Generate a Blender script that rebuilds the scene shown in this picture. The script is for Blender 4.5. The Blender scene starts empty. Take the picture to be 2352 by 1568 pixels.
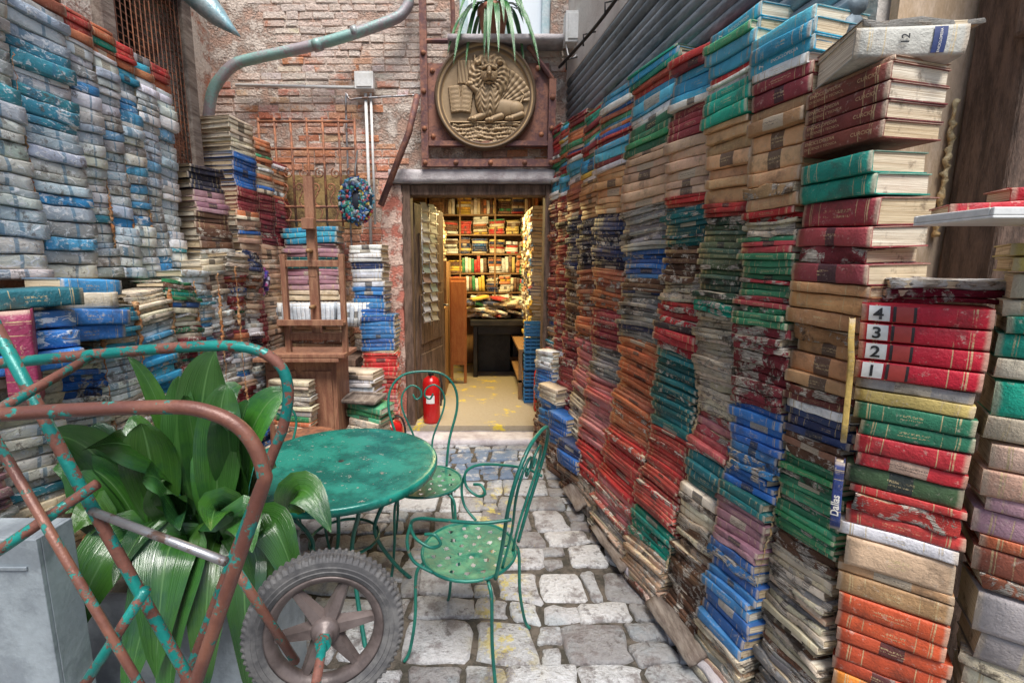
import bpy, math, random
from mathutils import Vector, Matrix, noise
R=random.Random(11)
scn=bpy.context.scene
C=scn.collection
V=Vector
# ------------------------------------------------------------------ mesh builder
class MB:
    def __init__(s): s.v=[];s.f=[];s.m=[];s.c=[];s.s=[];s.u=[];s.p=[]
    def add(s,vs,fs,mat=0,col=(1,1,1),smooth=False,uv=None,par=(0,0)):
        o=len(s.v); s.v.extend([tuple(a) for a in vs])
        for f in fs:
            s.f.append([k+o for k in f]); s.m.append(mat); s.c.append(col); s.s.append(smooth)
            s.u.append([uv[k] for k in f] if uv else None); s.p.append(par)
        return s
    def box(s,a,b,mat=0,col=(1,1,1),M=None,jit=0):
        vs=[V((x,y,z)) for z in (a[2],b[2]) for y in (a[1],b[1]) for x in (a[0],b[0])]
        if jit: vs=[v+V((R.uniform(-jit,jit),R.uniform(-jit,jit),R.uniform(-jit,jit))) for v in vs]
        if M is not None: vs=[M@v for v in vs]
        return s.add(vs,[(0,2,3,1),(4,5,7,6),(0,1,5,4),(2,6,7,3),(0,4,6,2),(1,3,7,5)],mat,col)
    def tube(s,pts,r,seg=8,mat=0,col=(1,1,1),closed=False):
        pts=[V(p) for p in pts]; n=len(pts)
        rr=r if isinstance(r,(list,tuple)) else [r]*n
        vs=[];N=None
        for i in range(n):
            if closed: t=pts[(i+1)%n]-pts[i-1]
            else: t=pts[min(i+1,n-1)]-pts[max(i-1,0)]
            if t.length<1e-9: t=V((0,0,1))
            t.normalize()
            if N is None:
                N=t.cross(V((0,0,1)) if abs(t.z)<.9 else V((0,1,0)))
            N=N-t*N.dot(t)
            if N.length<1e-6: N=t.orthogonal()
            N.normalize(); B=t.cross(N)
            for k in range(seg):
                a=2*math.pi*k/seg
                vs.append(pts[i]+(N*math.cos(a)+B*math.sin(a))*rr[i])
        fs=[]
        for i in range(n if closed else n-1):
            j=(i+1)%n
            for k in range(seg):
                l=(k+1)%seg
                fs.append((i*seg+k,i*seg+l,j*seg+l,j*seg+k))
        if not closed:
            fs.append(tuple(range(seg))[::-1]); fs.append(tuple((n-1)*seg+k for k in range(seg)))
        return s.add(vs,fs,mat,col,True)
    def lathe(s,prof,seg=32,M=None,mat=0,col=(1,1,1),mod=None,smooth=True):
        vs=[]
        for i,(r,z) in enumerate(prof):
            for k in range(seg):
                a=2*math.pi*k/seg; q=r+(mod(i,k) if mod else 0)
                v=V((q*math.cos(a),q*math.sin(a),z)); vs.append(M@v if M is not None else v)
        fs=[(i*seg+k,i*seg+(k+1)%seg,(i+1)*seg+(k+1)%seg,(i+1)*seg+k) for i in range(len(prof)-1) for k in range(seg)]
        return s.add(vs,fs,mat,col,smooth)
    def build(s,name,mats,parent=None,org=(0,0,0),bevel=0,loc=None):
        o=V(org); me=bpy.data.meshes.new(name)
        me.from_pydata([tuple(V(v)-o) for v in s.v],[],s.f)
        me.polygons.foreach_set('material_index',s.m); me.polygons.foreach_set('use_smooth',s.s)
        ca=me.color_attributes.new('Col','FLOAT_COLOR','CORNER'); fl=[]
        for f,c in zip(s.f,s.c): fl.extend((c[0],c[1],c[2],1)*len(f))
        ca.data.foreach_set('color',fl)
        uv=me.uv_layers.new(name='UVMap'); fl=[]
        for f,u in zip(s.f,s.u):
            if u: 
                for q in u: fl.extend(q)
            else: fl.extend((0,-5)*len(f))
        uv.data.foreach_set('uv',fl)
        uv=me.uv_layers.new(name='par'); fl=[]
        for f,p in zip(s.f,s.p): fl.extend(tuple(p)*len(f))
        uv.data.foreach_set('uv',fl)
        for m in mats: me.materials.append(m)
        me.update()
        ob=bpy.data.objects.new(name,me); C.objects.link(ob)
        if parent is not None: ob.parent=parent
        else: ob.location=o
        if loc is not None: ob.location=loc
        if bevel:
            b=ob.modifiers.new('bevel','BEVEL'); b.width=bevel; b.segments=2; b.limit_method='ANGLE'
        return ob
def empty(name,loc,label,cat,rotz=0,group=None):
    e=bpy.data.objects.new(name,None); e.empty_display_size=.1; e.location=loc; e.rotation_euler=(0,0,rotz); C.objects.link(e)
    e['label']=label; e['category']=cat
    if group: e['group']=group
    return e
def tag(o,label,cat,group=None,kind=None):
    o['label']=label; o['category']=cat
    if group:o['group']=group
    if kind:o['kind']=kind
    return o
def cr(pts,n=6,closed=False):
    pts=[V(p) for p in pts]; out=[]; L=len(pts)
    rng=range(L if closed else L-1)
    for i in rng:
        if closed: p0,p1,p2,p3=pts[i-1],pts[i],pts[(i+1)%L],pts[(i+2)%L]
        else: p0,p1,p2,p3=pts[max(i-1,0)],pts[i],pts[i+1],pts[min(i+2,L-1)]
        for k in range(n):
            t=k/n
            out.append(.5*((2*p1)+(p2-p0)*t+(2*p0-5*p1+4*p2-p3)*t*t+(3*p1-p0-3*p2+p3)*t**3))
    if not closed: out.append(pts[-1])
    return out
def spiral(c,ax,ay,r0,r1,a0,turns,n=22):
    c=V(c);ax=V(ax);ay=V(ay);o=[]
    for i in range(n+1):
        t=i/n; a=a0+turns*2*math.pi*t; r=r0+(r1-r0)*t
        o.append(c+ax*math.cos(a)*r+ay*math.sin(a)*r)
    return o
# ------------------------------------------------------------------ materials
class NM:
    def __init__(s,name):
        s.m=bpy.data.materials.new(name); s.m.use_nodes=True; s.t=s.m.node_tree; s.b=s.t.nodes['Principled BSDF']
    def n(s,ty,ins=None,**pr):
        d=s.t.nodes.new(ty)
        for k,v in pr.items(): setattr(d,k,v)
        if ins:
            for k,v in ins.items(): s.set(d.inputs[k],v)
        return d
    def set(s,sock,v):
        if isinstance(v,bpy.types.NodeSocket): s.t.links.new(v,sock)
        else:
            if isinstance(v,(tuple,list)) and len(v)==3 and sock.type=='RGBA': v=(*v,1)
            sock.default_value=v
    def ma(s,op,a,b=0,c=None,cl=False):
        d=s.n('ShaderNodeMath',operation=op,use_clamp=cl); s.set(d.inputs[0],a); s.set(d.inputs[1],b)
        if c is not None: s.set(d.inputs[2],c)
        return d.outputs[0]
    def mix(s,f,a,b,bt='MIX'):
        d=s.n('ShaderNodeMix',data_type='RGBA',blend_type=bt); s.set(d.inputs[0],f); s.set(d.inputs[6],a); s.set(d.inputs[7],b); return d.outputs[2]
    def pos(s,sc=(1,1,1),obj=False):
        g=s.n('ShaderNodeTexCoord').outputs['Object'] if obj else s.n('ShaderNodeNewGeometry').outputs['Position']
        if tuple(sc)==(1,1,1): return g
        d=s.n('ShaderNodeVectorMath',operation='MULTIPLY'); s.set(d.inputs[0],g); d.inputs[1].default_value=sc; return d.outputs[0]
    def noise(s,vec,scale,detail=4,rough=.6,dist=0):
        return s.n('ShaderNodeTexNoise',{'Vector':vec,'Scale':scale,'Detail':detail,'Roughness':rough,'Distortion':dist}).outputs['Fac']
    def step(s,f,a,b):
        d=s.n('ShaderNodeMapRange',{'Value':f,'From Min':a,'From Max':b},interpolation_type='SMOOTHSTEP'); return d.outputs[0]
    def bump(s,h,st=.5,dist=.01,prev=None):
        d=s.n('ShaderNodeBump',{'Height':h,'Strength':st,'Distance':dist})
        if prev: s.set(d.inputs['Normal'],prev)
        return d.outputs[0]
    def out(s,col=None,rough=None,nor=None,met=None,spec=None):
        if col is not None:s.set(s.b.inputs['Base Color'],col)
        if rough is not None:s.set(s.b.inputs['Roughness'],rough)
        if nor is not None:s.set(s.b.inputs['Normal'],nor)
        if met is not None:s.set(s.b.inputs['Metallic'],met)
        if spec is not None:s.set(s.b.inputs['Specular IOR Level'],spec)
        return s.m
def gm(name,c1,c2,scale=8,a=.4,b=.6,rough=.7,bump=.3,bd=.004,met=0,stretch=(1,1,1),obj=False,fine=60,attr=False,spec=.4):
    q=NM(name); p=q.pos(stretch,obj)
    n1=q.noise(p,scale,6,.65); n2=q.noise(p,fine,4,.6)
    f=q.step(q.ma('ADD',n1,q.ma('MULTIPLY',q.ma('SUBTRACT',n2,.5),.25)),a,b)
    col=q.mix(f,c1,c2)
    col=q.mix(1,col,q.mix(n2,(.72,.72,.72),(1.2,1.2,1.2)),'MULTIPLY')
    if attr:
        col=q.mix(1,col,q.n('ShaderNodeAttribute',attribute_name='Col').outputs['Color'],'MULTIPLY')
    return q.out(col,q.ma('ADD',rough-.08,q.ma('MULTIPLY',n2,.2)),q.bump(q.ma('ADD',n2,q.ma('MULTIPLY',f,.7)),bump,bd),met,spec)
def cover_mat():
    q=NM('book_cloth_cover'); p=q.pos()
    c=q.n('ShaderNodeAttribute',attribute_name='Col').outputs['Color']
    uv=q.n('ShaderNodeUVMap',uv_map='UVMap').outputs[0]; sp=q.n('ShaderNodeSeparateXYZ',{0:uv}); u,v=sp.outputs[0],sp.outputs[1]
    pr=q.n('ShaderNodeUVMap',uv_map='par').outputs[0]; s2=q.n('ShaderNodeSeparateXYZ',{0:pr}); r1,r2=s2.outputs[0],s2.outputs[1]
    w=q.noise(p,14,6,.7); fi=q.noise(p,160,3,.6)
    base=q.mix(1,c,q.mix(w,(.55,.55,.55),(1.75,1.75,1.75)),'MULTIPLY')
    onsp=q.ma('MULTIPLY',q.ma('GREATER_THAN',v,.02),q.ma('LESS_THAN',v,.98))
    a=q.ma('ABSOLUTE',q.ma('SUBTRACT',u,.5))
    b1=q.ma('LESS_THAN',q.ma('ABSOLUTE',q.ma('SUBTRACT',a,.38)),.008)
    b2=q.ma('LESS_THAN',q.ma('ABSOLUTE',q.ma('SUBTRACT',a,.24)),.005)
    b3=q.ma('LESS_THAN',q.ma('ABSOLUTE',q.ma('SUBTRACT',a,.355)),.004)
    bands=q.ma('MULTIPLY',q.ma('MULTIPLY',q.ma('MAXIMUM',b1,q.ma('MAXIMUM',b2,b3)),q.ma('LESS_THAN',r1,.7)),onsp)
    lab=q.ma('MULTIPLY',q.ma('MULTIPLY',q.ma('LESS_THAN',a,q.ma('ADD',.06,q.ma('MULTIPLY',r2,.12))),q.ma('GREATER_THAN',r1,.74)),onsp)
    cv=q.n('ShaderNodeCombineXYZ',{0:q.ma('MULTIPLY',u,64),1:q.ma('MULTIPLY',v,7),2:q.ma('MULTIPLY',r2,60)}).outputs[0]
    tx=q.noise(cv,1.7,0,.4)
    line=q.ma('MAXIMUM',q.ma('LESS_THAN',q.ma('ABSOLUTE',q.ma('SUBTRACT',v,.58)),.06),q.ma('LESS_THAN',q.ma('ABSOLUTE',q.ma('SUBTRACT',v,.38)),.04))
    inn=q.ma('MULTIPLY',line,q.ma('LESS_THAN',a,q.ma('ADD',.08,q.ma('MULTIPLY',r2,.1))))
    text=q.ma('MULTIPLY',q.ma('MULTIPLY',q.ma('MULTIPLY',q.ma('GREATER_THAN',tx,.5),inn),onsp),q.ma('GREATER_THAN',r1,.32))
    text=q.ma('MULTIPLY',text,.7)
    labc=q.mix(q.ma('GREATER_THAN',r2,.7),(.03,.028,.035),(.5,.43,.32))
    col=q.mix(q.ma('MULTIPLY',lab,.8),base,labc)
    gold=q.mix(q.ma('MULTIPLY',lab,q.ma('GREATER_THAN',r2,.7)),(.6,.46,.24),(.06,.05,.05))
    col=q.mix(q.ma('MULTIPLY',q.ma('MAXIMUM',q.ma('MULTIPLY',bands,.75),text),q.step(w,.40,.52)),col,gold)
    sc=q.step(q.noise(p,48,7,.78),.57,.65)
    col=q.mix(q.ma('MULTIPLY',sc,.45),col,(.62,.53,.43))
    st=q.step(q.noise(p,8,7,.7),.53,.67); col=q.mix(q.ma('MULTIPLY',st,.5),col,(.06,.038,.028))
    rim=q.ma('MULTIPLY',q.step(q.ma('ADD',a,q.ma('MULTIPLY',w,.06)),.47,.515),onsp); col=q.mix(q.ma('MULTIPLY',rim,.65),col,(.55,.44,.32))
    h=q.ma('ADD',q.ma('MULTIPLY',fi,.4),q.ma('ADD',q.ma('MULTIPLY',w,1.6),q.ma('MULTIPLY',bands,.5)))
    return q.out(col,q.ma('ADD',.36,q.ma('MULTIPLY',w,.35)),q.bump(h,.7,.006),0,.4)
def worn_mat():
    q=NM('book_rotten_cover'); p=q.pos()
    c=q.n('ShaderNodeAttribute',attribute_name='Col').outputs['Color']
    w=q.noise(p,16,8,.75,.4); f=q.noise(q.pos((8,8,120)),3,4,.7); g=q.noise(p,60,5,.7)
    col=q.mix(1,c,q.mix(g,(.6,.6,.6),(1.7,1.7,1.7)),'MULTIPLY')
    pg=q.mix(q.step(f,.35,.65),(.11,.065,.04),(.88,.8,.68))
    col=q.mix(q.step(w,.50,.55),col,pg)
    col=q.mix(q.ma('MULTIPLY',q.step(q.noise(p,9,6,.7),.56,.64),.85),col,(.045,.03,.022))
    h=q.ma('ADD',w,q.ma('ADD',q.ma('MULTIPLY',f,.8),q.ma('MULTIPLY',g,.4)))
    return q.out(col,.75,q.bump(h,1,.014),0,.25)
def plastic_mat():
    q=NM('book_wrapped_in_film'); p=q.pos()
    c=q.n('ShaderNodeAttribute',attribute_name='Col').outputs['Color']
    uv=q.n('ShaderNodeUVMap',uv_map='UVMap').outputs[0]; sp=q.n('ShaderNodeSeparateXYZ',{0:uv}); u,v=sp.outputs[0],sp.outputs[1]
    pr=q.n('ShaderNodeUVMap',uv_map='par').outputs[0]; s2=q.n('ShaderNodeSeparateXYZ',{0:pr}); r1=s2.outputs[0]
    w=q.noise(p,9,6,.7,.6); cr_=q.noise(q.pos((1,1,1.6)),22,7,.7,1.2)
    a=q.ma('ABSOLUTE',q.ma('SUBTRACT',u,.62)); a2=q.ma('ABSOLUTE',q.ma('SUBTRACT',u,.3))
    onsp=q.ma('MULTIPLY',q.ma('GREATER_THAN',v,.02),q.ma('LESS_THAN',v,.98))
    lab=q.ma('MULTIPLY',q.ma('MAXIMUM',q.ma('LESS_THAN',a,.03),q.ma('MULTIPLY',q.ma('LESS_THAN',a2,.1),q.ma('GREATER_THAN',r1,.8))),onsp)
    col=q.mix(q.ma('MULTIPLY',lab,.65),c,(.06,.2,.32))
    col=q.mix(1,col,q.mix(w,(.6,.6,.6),(1.6,1.6,1.6)),'MULTIPLY')
    col=q.mix(q.ma('MULTIPLY',q.step(cr_,.53,.6),.8),col,(.92,.93,.94))
    col=q.mix(q.ma('MULTIPLY',q.step(q.noise(p,15,8,.78),.55,.62),.75),col,(.13,.10,.08))
    edge=q.ma('MULTIPLY',q.step(q.ma('ABSOLUTE',q.ma('SUBTRACT',v,.5)),.38,.5),onsp)
    col=q.mix(q.ma('MULTIPLY',edge,.45),col,(.16,.14,.12))
    return q.out(col,.32,q.bump(q.ma('ADD',cr_,q.ma('MULTIPLY',w,.6)),.8,.009),0,.5)
def page_mat():
    q=NM('book_page_edges'); 
    c=q.n('ShaderNodeAttribute',attribute_name='Col').outputs['Color']
    f=q.noise(q.pos((1.5,1.5,260)),3,3,.7); w=q.noise(q.pos(),16,6,.7)
    col=q.mix(1,c,q.mix(q.step(f,.35,.65),(.62,.52,.42),(1.18,1.16,1.1)),'MULTIPLY')
    col=q.mix(q.ma('MULTIPLY',q.step(w,.54,.7),.7),col,(.12,.075,.05))
    return q.out(col,.85,q.bump(f,.6,.003),0,.1)
BM=[cover_mat(),worn_mat(),plastic_mat(),page_mat()]
def brick_mat():
    q=NM('weathered_brick'); p=q.pos()
    c=q.n('ShaderNodeAttribute',attribute_name='Col').outputs['Color']
    w=q.noise(p,3.2,8,.72); g=q.noise(p,45,6,.7); h=q.noise(p,14,6,.75)
    zz=q.n('ShaderNodeSeparateXYZ',{0:p}).outputs[2]
    col=q.mix(1,c,q.mix(g,(.6,.6,.6),(1.5,1.5,1.5)),'MULTIPLY')
    col=q.mix(q.ma('MULTIPLY',q.step(q.ma('ADD',w,q.ma('MULTIPLY',q.ma('SUBTRACT',zz,2.9),.14)),.47,.58),.85),col,(.86,.73,.64))  # cream plaster smears, with glare haze painted in paler towards the top
    col=q.mix(q.ma('MULTIPLY',q.step(h,.59,.68),.55),col,(.42,.16,.09))
    return q.out(col,.9,q.bump(q.ma('ADD',g,h),1.0,.03),0,.15)
M_brick=brick_mat()
M_mortar=gm('lime_mortar',(.66,.44,.34),(.86,.74,.64),9,.4,.6,.95,1,.03)
M_plaster=gm('pale_plaster',(.72,.68,.62),(.56,.5,.44),3,.4,.7,.9,.5,.006)
M_sidew=gm('peeling_brick_plaster',(.62,.3,.2),(.78,.7,.6),3.5,.4,.55,.9,.9,.02)
M_pink=gm('reddish_plaster',(.6,.21,.15),(.75,.54,.44),8,.42,.58,.9,.9,.016)
M_stone=gm('grey_stone',(.56,.52,.52),(.36,.31,.32),5,.4,.65,.8,.6,.006)
M_rust=gm('rusted_steel',(.14,.07,.07),(.3,.14,.095),7,.4,.62,.65,.5,.003,.3)
M_iron=gm('brown_iron',(.2,.09,.06),(.4,.17,.09),14,.4,.6,.7,.5,.003,.3)
def chip(name,base,base2,under,thr=.56,rough=.3,sc=9):
    q=NM(name);p=q.pos(obj=False)
    w=q.noise(p,sc,8,.72);g=q.noise(p,70,5,.7);b=q.noise(p,5,6,.65)
    col=q.mix(q.step(b,.4,.6),base,base2); col=q.mix(1,col,q.mix(g,(.7,.7,.7),(1.2,1.2,1.2)),'MULTIPLY')
    f=q.step(w,thr,thr+.02); ru=q.mix(g,tuple(x*.4 for x in under),tuple(x*1.7 for x in under))
    col=q.mix(f,col,ru)
    return q.out(col,q.ma('ADD',rough,q.ma('ADD',q.ma('MULTIPLY',b,.15),q.ma('MULTIPLY',f,.4))),q.bump(q.ma('SUBTRACT',g,q.ma('MULTIPLY',f,1.8)),.5,.003),.1,.5)
M_tube=chip('rusty_green_tube_paint',(.008,.18,.16),(.012,.25,.21),(.17,.065,.045),.49,.22,18)
M_tubr=chip('rusty_brown_tube_paint',(.15,.06,.045),(.24,.1,.065),(.02,.2,.17),.57,.3,20)
M_table=chip('chipped_green_table_paint',(.003,.12,.095),(.02,.25,.19),(.3,.26,.22),.625,.14,34)
M_chair=chip('chipped_green_chair_paint',(.008,.11,.085),(.018,.18,.13),(.2,.13,.09),.62,.22,30)
M_seat=gm('worn_green_seat_paint',(.008,.13,.09),(.05,.24,.14),9,.42,.62,.36,.4,.003,fine=50)
M_wood=gm('brown_wood',(.24,.10,.06),(.38,.19,.11),6,.35,.65,.55,.5,.003,stretch=(6,6,1))
M_wood2=gm('weathered_dark_wood',(.08,.05,.035),(.22,.14,.10),5,.35,.65,.7,.7,.006,stretch=(6,6,1))
M_wood3=gm('bleached_timber',(.42,.35,.29),(.2,.15,.12),5,.35,.65,.8,.8,.008,stretch=(6,1,6))
M_oak=gm('warm_shelf_wood',(.24,.13,.055),(.36,.2,.09),5,.35,.65,.5,.4,.003,stretch=(5,5,1))
M_orange=gm('orange_board',(.42,.14,.04),(.5,.2,.065),5,.35,.65,.5,.3,.003,stretch=(5,5,1))
M_white=gm('white_enamel',(.74,.74,.72),(.6,.59,.55),8,.5,.7,.4,.2,.002)
M_zinc=gm('galvanised_zinc',(.46,.52,.55),(.3,.34,.37),6,.4,.6,.4,.3,.003,.3)
M_pipe=gm('oxidised_drain_pipe',(.38,.33,.35),(.27,.46,.42),3,.45,.6,.45,.3,.003,.2)
M_gut=gm('pale_blue_gutter_metal',(.25,.45,.5),(.4,.5,.52),5,.45,.6,.35,.3,.003,.3)
M_blk=gm('black_paint',(.015,.013,.012),(.035,.03,.028),6,.4,.6,.5,.3,.002)
M_red=gm('red_enamel',(.55,.015,.015),(.45,.01,.01),6,.4,.6,.22,.1,.001)
M_tyre=gm('grey_rubber',(.08,.078,.08),(.15,.145,.14),12,.4,.65,.7,.3,.002)
M_rim=gm('dull_grey_plastic_rim',(.17,.135,.125),(.09,.07,.065),10,.4,.65,.4,.3,.002,.2)
M_steel=gm('scratched_steel',(.38,.38,.39),(.2,.13,.1),16,.5,.6,.35,.3,.001,.7)
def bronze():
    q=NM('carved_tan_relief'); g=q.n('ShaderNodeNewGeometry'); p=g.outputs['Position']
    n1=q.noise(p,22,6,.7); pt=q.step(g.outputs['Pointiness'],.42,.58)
    col=q.mix(pt,(.09,.054,.03),(.58,.41,.23)); col=q.mix(1,col,q.mix(n1,(.7,.7,.7),(1.25,1.25,1.25)),'MULTIPLY')  # occlusion-like shade painted into the recesses through pointiness
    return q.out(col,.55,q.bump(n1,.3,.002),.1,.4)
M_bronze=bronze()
def leafm():
    q=NM('aspidistra_leaf'); uv=q.n('ShaderNodeUVMap',uv_map='UVMap').outputs[0]; sp=q.n('ShaderNodeSeparateXYZ',{0:uv})
    st=q.noise(q.n('ShaderNodeCombineXYZ',{0:q.ma('MULTIPLY',sp.outputs[0],26),1:q.ma('MULTIPLY',sp.outputs[1],.8)}).outputs[0],1.5,3,.6)
    c=q.n('ShaderNodeAttribute',attribute_name='Col').outputs['Color']
    w=q.noise(q.pos(),7,4,.6)
    col=q.mix(st,(.014,.05,.014),(.055,.16,.035)); col=q.mix(1,col,c,'MULTIPLY'); col=q.mix(q.ma('MULTIPLY',q.step(w,.45,.65),.6),col,(.01,.05,.03))
    col=q.mix(q.step(q.ma('ABSOLUTE',q.ma('SUBTRACT',sp.outputs[0],.5)),.03,.0),col,(.09,.2,.06))
    return q.out(col,.2,q.bump(st,.7,.004),0,.9)
M_leaf=leafm()
def flagm():
    q=NM('worn_paving_stone'); p=q.pos(); sp=q.n('ShaderNodeSeparateXYZ',{0:p}); X,Y=sp.outputs[0],sp.outputs[1]
    c=q.n('ShaderNodeAttribute',attribute_name='Col').outputs['Color']
    g=q.noise(p,50,6,.7);w=q.noise(p,5,8,.75);k=q.noise(p,17,7,.75);bl2=q.noise(p,3,5,.6)
    col=q.mix(1,c,q.mix(g,(.55,.55,.55),(1.4,1.4,1.4)),'MULTIPLY')
    col=q.mix(q.ma('MULTIPLY',q.step(w,.49,.6),.75),col,(.2,.165,.155))
    col=q.mix(q.ma('MULTIPLY',q.step(bl2,.52,.68),.35),col,(.25,.36,.42))
    col=q.mix(q.ma('MULTIPLY',q.step(k,.56,.63),.65),col,(.12,.10,.095))
    def box(s,a,b,e=.12): return q.ma('MULTIPLY',q.step(s,a-e,a+e),q.ma('SUBTRACT',1,q.step(s,b-e,b+e)))
    ye=q.ma('MULTIPLY',q.ma('MULTIPLY',box(X,.0,.22,.08),box(Y,1.6,3.2,.2)),q.step(q.noise(p,9,7,.78),.51,.56))
    col=q.mix(q.ma('MULTIPLY',ye,.75),col,(.7,.57,.12))
    bl=q.ma('MULTIPLY',q.ma('MULTIPLY',box(X,-.35,.35),box(Y,3.25,3.9,.1)),q.step(q.noise(p,9,6,.75),.38,.5))
    col=q.mix(q.ma('MULTIPLY',bl,.85),col,(.12,.2,.33))
    return q.out(col,q.ma('ADD',.25,q.ma('MULTIPLY',w,.45)),q.bump(q.ma('ADD',g,q.ma('ADD',k,q.ma('MULTIPLY',w,1.8))),1,.018),0,.45)
M_flag=flagm()
M_ground=gm('dusty_joints',(.05,.045,.035),(.12,.10,.08),9,.4,.6,.95,.6,.01)
def floorm():
    q=NM('ochre_shop_floor'); p=q.pos(); g=q.noise(p,30,6,.7);w=q.noise(p,4,6,.7)
    col=q.mix(g,(.26,.21,.14),(.42,.36,.27)); col=q.mix(q.step(w,.56,.62),col,(.62,.47,.05)); return q.out(col,.5,q.bump(g,.5,.005))
M_floor=floorm()
M_foam=gm('yellowed_expanding_foam',(.68,.56,.34),(.55,.36,.16),20,.4,.6,.8,.9,.01)
M_foam2=gm('orange_brown_foam',(.45,.17,.06),(.55,.32,.16),20,.4,.6,.8,.9,.01)
M_clad=gm('blue_grey_cladding',(.15,.19,.22),(.28,.33,.37),5,.4,.6,.5,.4,.004,.2,stretch=(1,.3,1))
def flat(name,c,rough=.5,em=None,es=0,met=0):
    m=bpy.data.materials.new(name);m.use_nodes=True;b=m.node_tree.nodes['Principled BSDF'];b.inputs['Base Color'].default_value=(*c,1);b.inputs['Roughness'].default_value=rough;b.inputs['Metallic'].default_value=met
    if em: b.inputs['Emission Color'].default_value=(*em,1); b.inputs['Emission Strength'].default_value=es
    return m
def attrm(name,rough=.5,bump=.3):
    q=NM(name); c=q.n('ShaderNodeAttribute',attribute_name='Col').outputs['Color']; g=q.noise(q.pos(),60,4,.6)
    return q.out(q.mix(1,c,q.mix(g,(.75,.75,.75),(1.2,1.2,1.2)),'MULTIPLY'),rough,q.bump(g,bump,.003))
M_attr=attrm('painted_colours')
M_inkw=flat('cream_ink',(.8,.76,.66)); M_inkb=flat('black_ink',(.02,.02,.02)); M_inkg=flat('gold_ink',(.52,.36,.19),.4)
M_lamp=flat('lit_tube_lamp',(1,.9,.6),.5,(1,.8,.4),9)
# ------------------------------------------------------------------ books
PAL={
'tan':[(.50,.27,.13),(.56,.33,.17),(.46,.24,.11),(.52,.26,.11)],'ptan':[(.55,.36,.24),(.5,.33,.22),(.6,.42,.3)],
'maroon':[(.24,.035,.045),(.3,.05,.06),(.22,.035,.045)],'curcio':[(.16,.035,.03),(.19,.05,.035)],
'red':[(.5,.045,.04),(.44,.03,.03),(.52,.10,.07),(.36,.05,.04)],'pink':[(.55,.17,.17),(.5,.2,.2),(.45,.1,.1),(.48,.13,.11)],
'orange':[(.56,.2,.09),(.5,.14,.06),(.4,.13,.07),(.32,.1,.06)],'teal':[(.01,.27,.19),(.015,.31,.22)],'dteal':[(.015,.14,.15),(.02,.18,.19),(.015,.11,.11)],
'blue':[(.03,.14,.42),(.03,.11,.33),(.05,.2,.45)],'lblue':[(.06,.38,.55),(.04,.3,.5),(.1,.45,.6)],'navy':[(.018,.03,.09),(.03,.05,.13),(.025,.025,.045)],
'cream':[(.72,.62,.46),(.64,.54,.4),(.56,.46,.34)],'white':[(.74,.74,.72),(.68,.7,.72),(.78,.76,.7)],'grey':[(.26,.25,.24),(.38,.36,.34),(.19,.18,.17)],
'green':[(.04,.25,.1),(.06,.3,.15),(.03,.17,.09)],'dgreen':[(.06,.11,.05),(.05,.09,.06),(.1,.13,.07)],'brown':[(.16,.075,.045),(.23,.12,.07),(.11,.055,.035)],
'mauve':[(.42,.24,.27),(.36,.18,.22)],'redblk':[(.48,.03,.04),(.03,.02,.025),(.4,.03,.04),(.3,.02,.03)],'redgrn':[(.48,.06,.07),(.45,.07,.08),(.04,.2,.1)],
'plastic':[(.72,.73,.7),(.78,.78,.75),(.6,.62,.6),(.5,.58,.6),(.74,.71,.62),(.46,.46,.42),(.7,.73,.76),(.36,.38,.36),(.5,.6,.66),(.62,.66,.6)],'yellow':[(.65,.42,.06),(.6,.45,.15)],
'pblue':[(.05,.3,.6),(.2,.45,.66),(.1,.4,.66),(.06,.34,.45)],
'fire':[(.5,.08,.03),(.55,.2,.03),(.35,.03,.03)]}
PAL['multi']=[c for k in ('red','blue','cream','white','brown','teal','green','orange','maroon','lblue','grey','ptan') for c in PAL[k][:2]]
PAL['dark']=PAL['navy']+PAL['brown']+PAL['grey']
PAL['rot']=PAL['cream']*2+PAL['brown']+PAL['ptan']+PAL['grey']
PAL['pale']=PAL['cream']*2+PAL['ptan']+PAL['white']+PAL['orange'][:1]+PAL['blue'][:1]
PAL['top']=PAL['lblue']+PAL['teal']+PAL['red']+PAL['white']+PAL['green']+PAL['maroon']+PAL['yellow'][:1]
PAL['shop']=PAL['cream']*2+PAL['white']*2+PAL['red'][:2]+PAL['yellow']*2+PAL['brown']*2+PAL['green'][:1]+PAL['orange'][:1]+PAL['navy'][:2]+PAL['blue'][:1]
BOOKS=[]
def addbook(x,y,z,th,L,D,T,col,mat=0,tilt=0,up=False,r=None,where='stacked in the book wall',pg=None,**k):
    M=Matrix.Translation((x,y,z))@Matrix.Rotation(th,4,'Z')@Matrix.Rotation(tilt,4,'Y')
    if up: M=M@Matrix.Rotation(-math.pi/2,4,'Y')
    BOOKS.append(dict(M=M,L=L,D=D,T=T,col=col,mat=mat,r=r or (R.random(),R.random()),where=where,pg=pg or R.choice([(.74,.65,.5),(.68,.57,.4),(.82,.77,.66)]),k=k))
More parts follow.
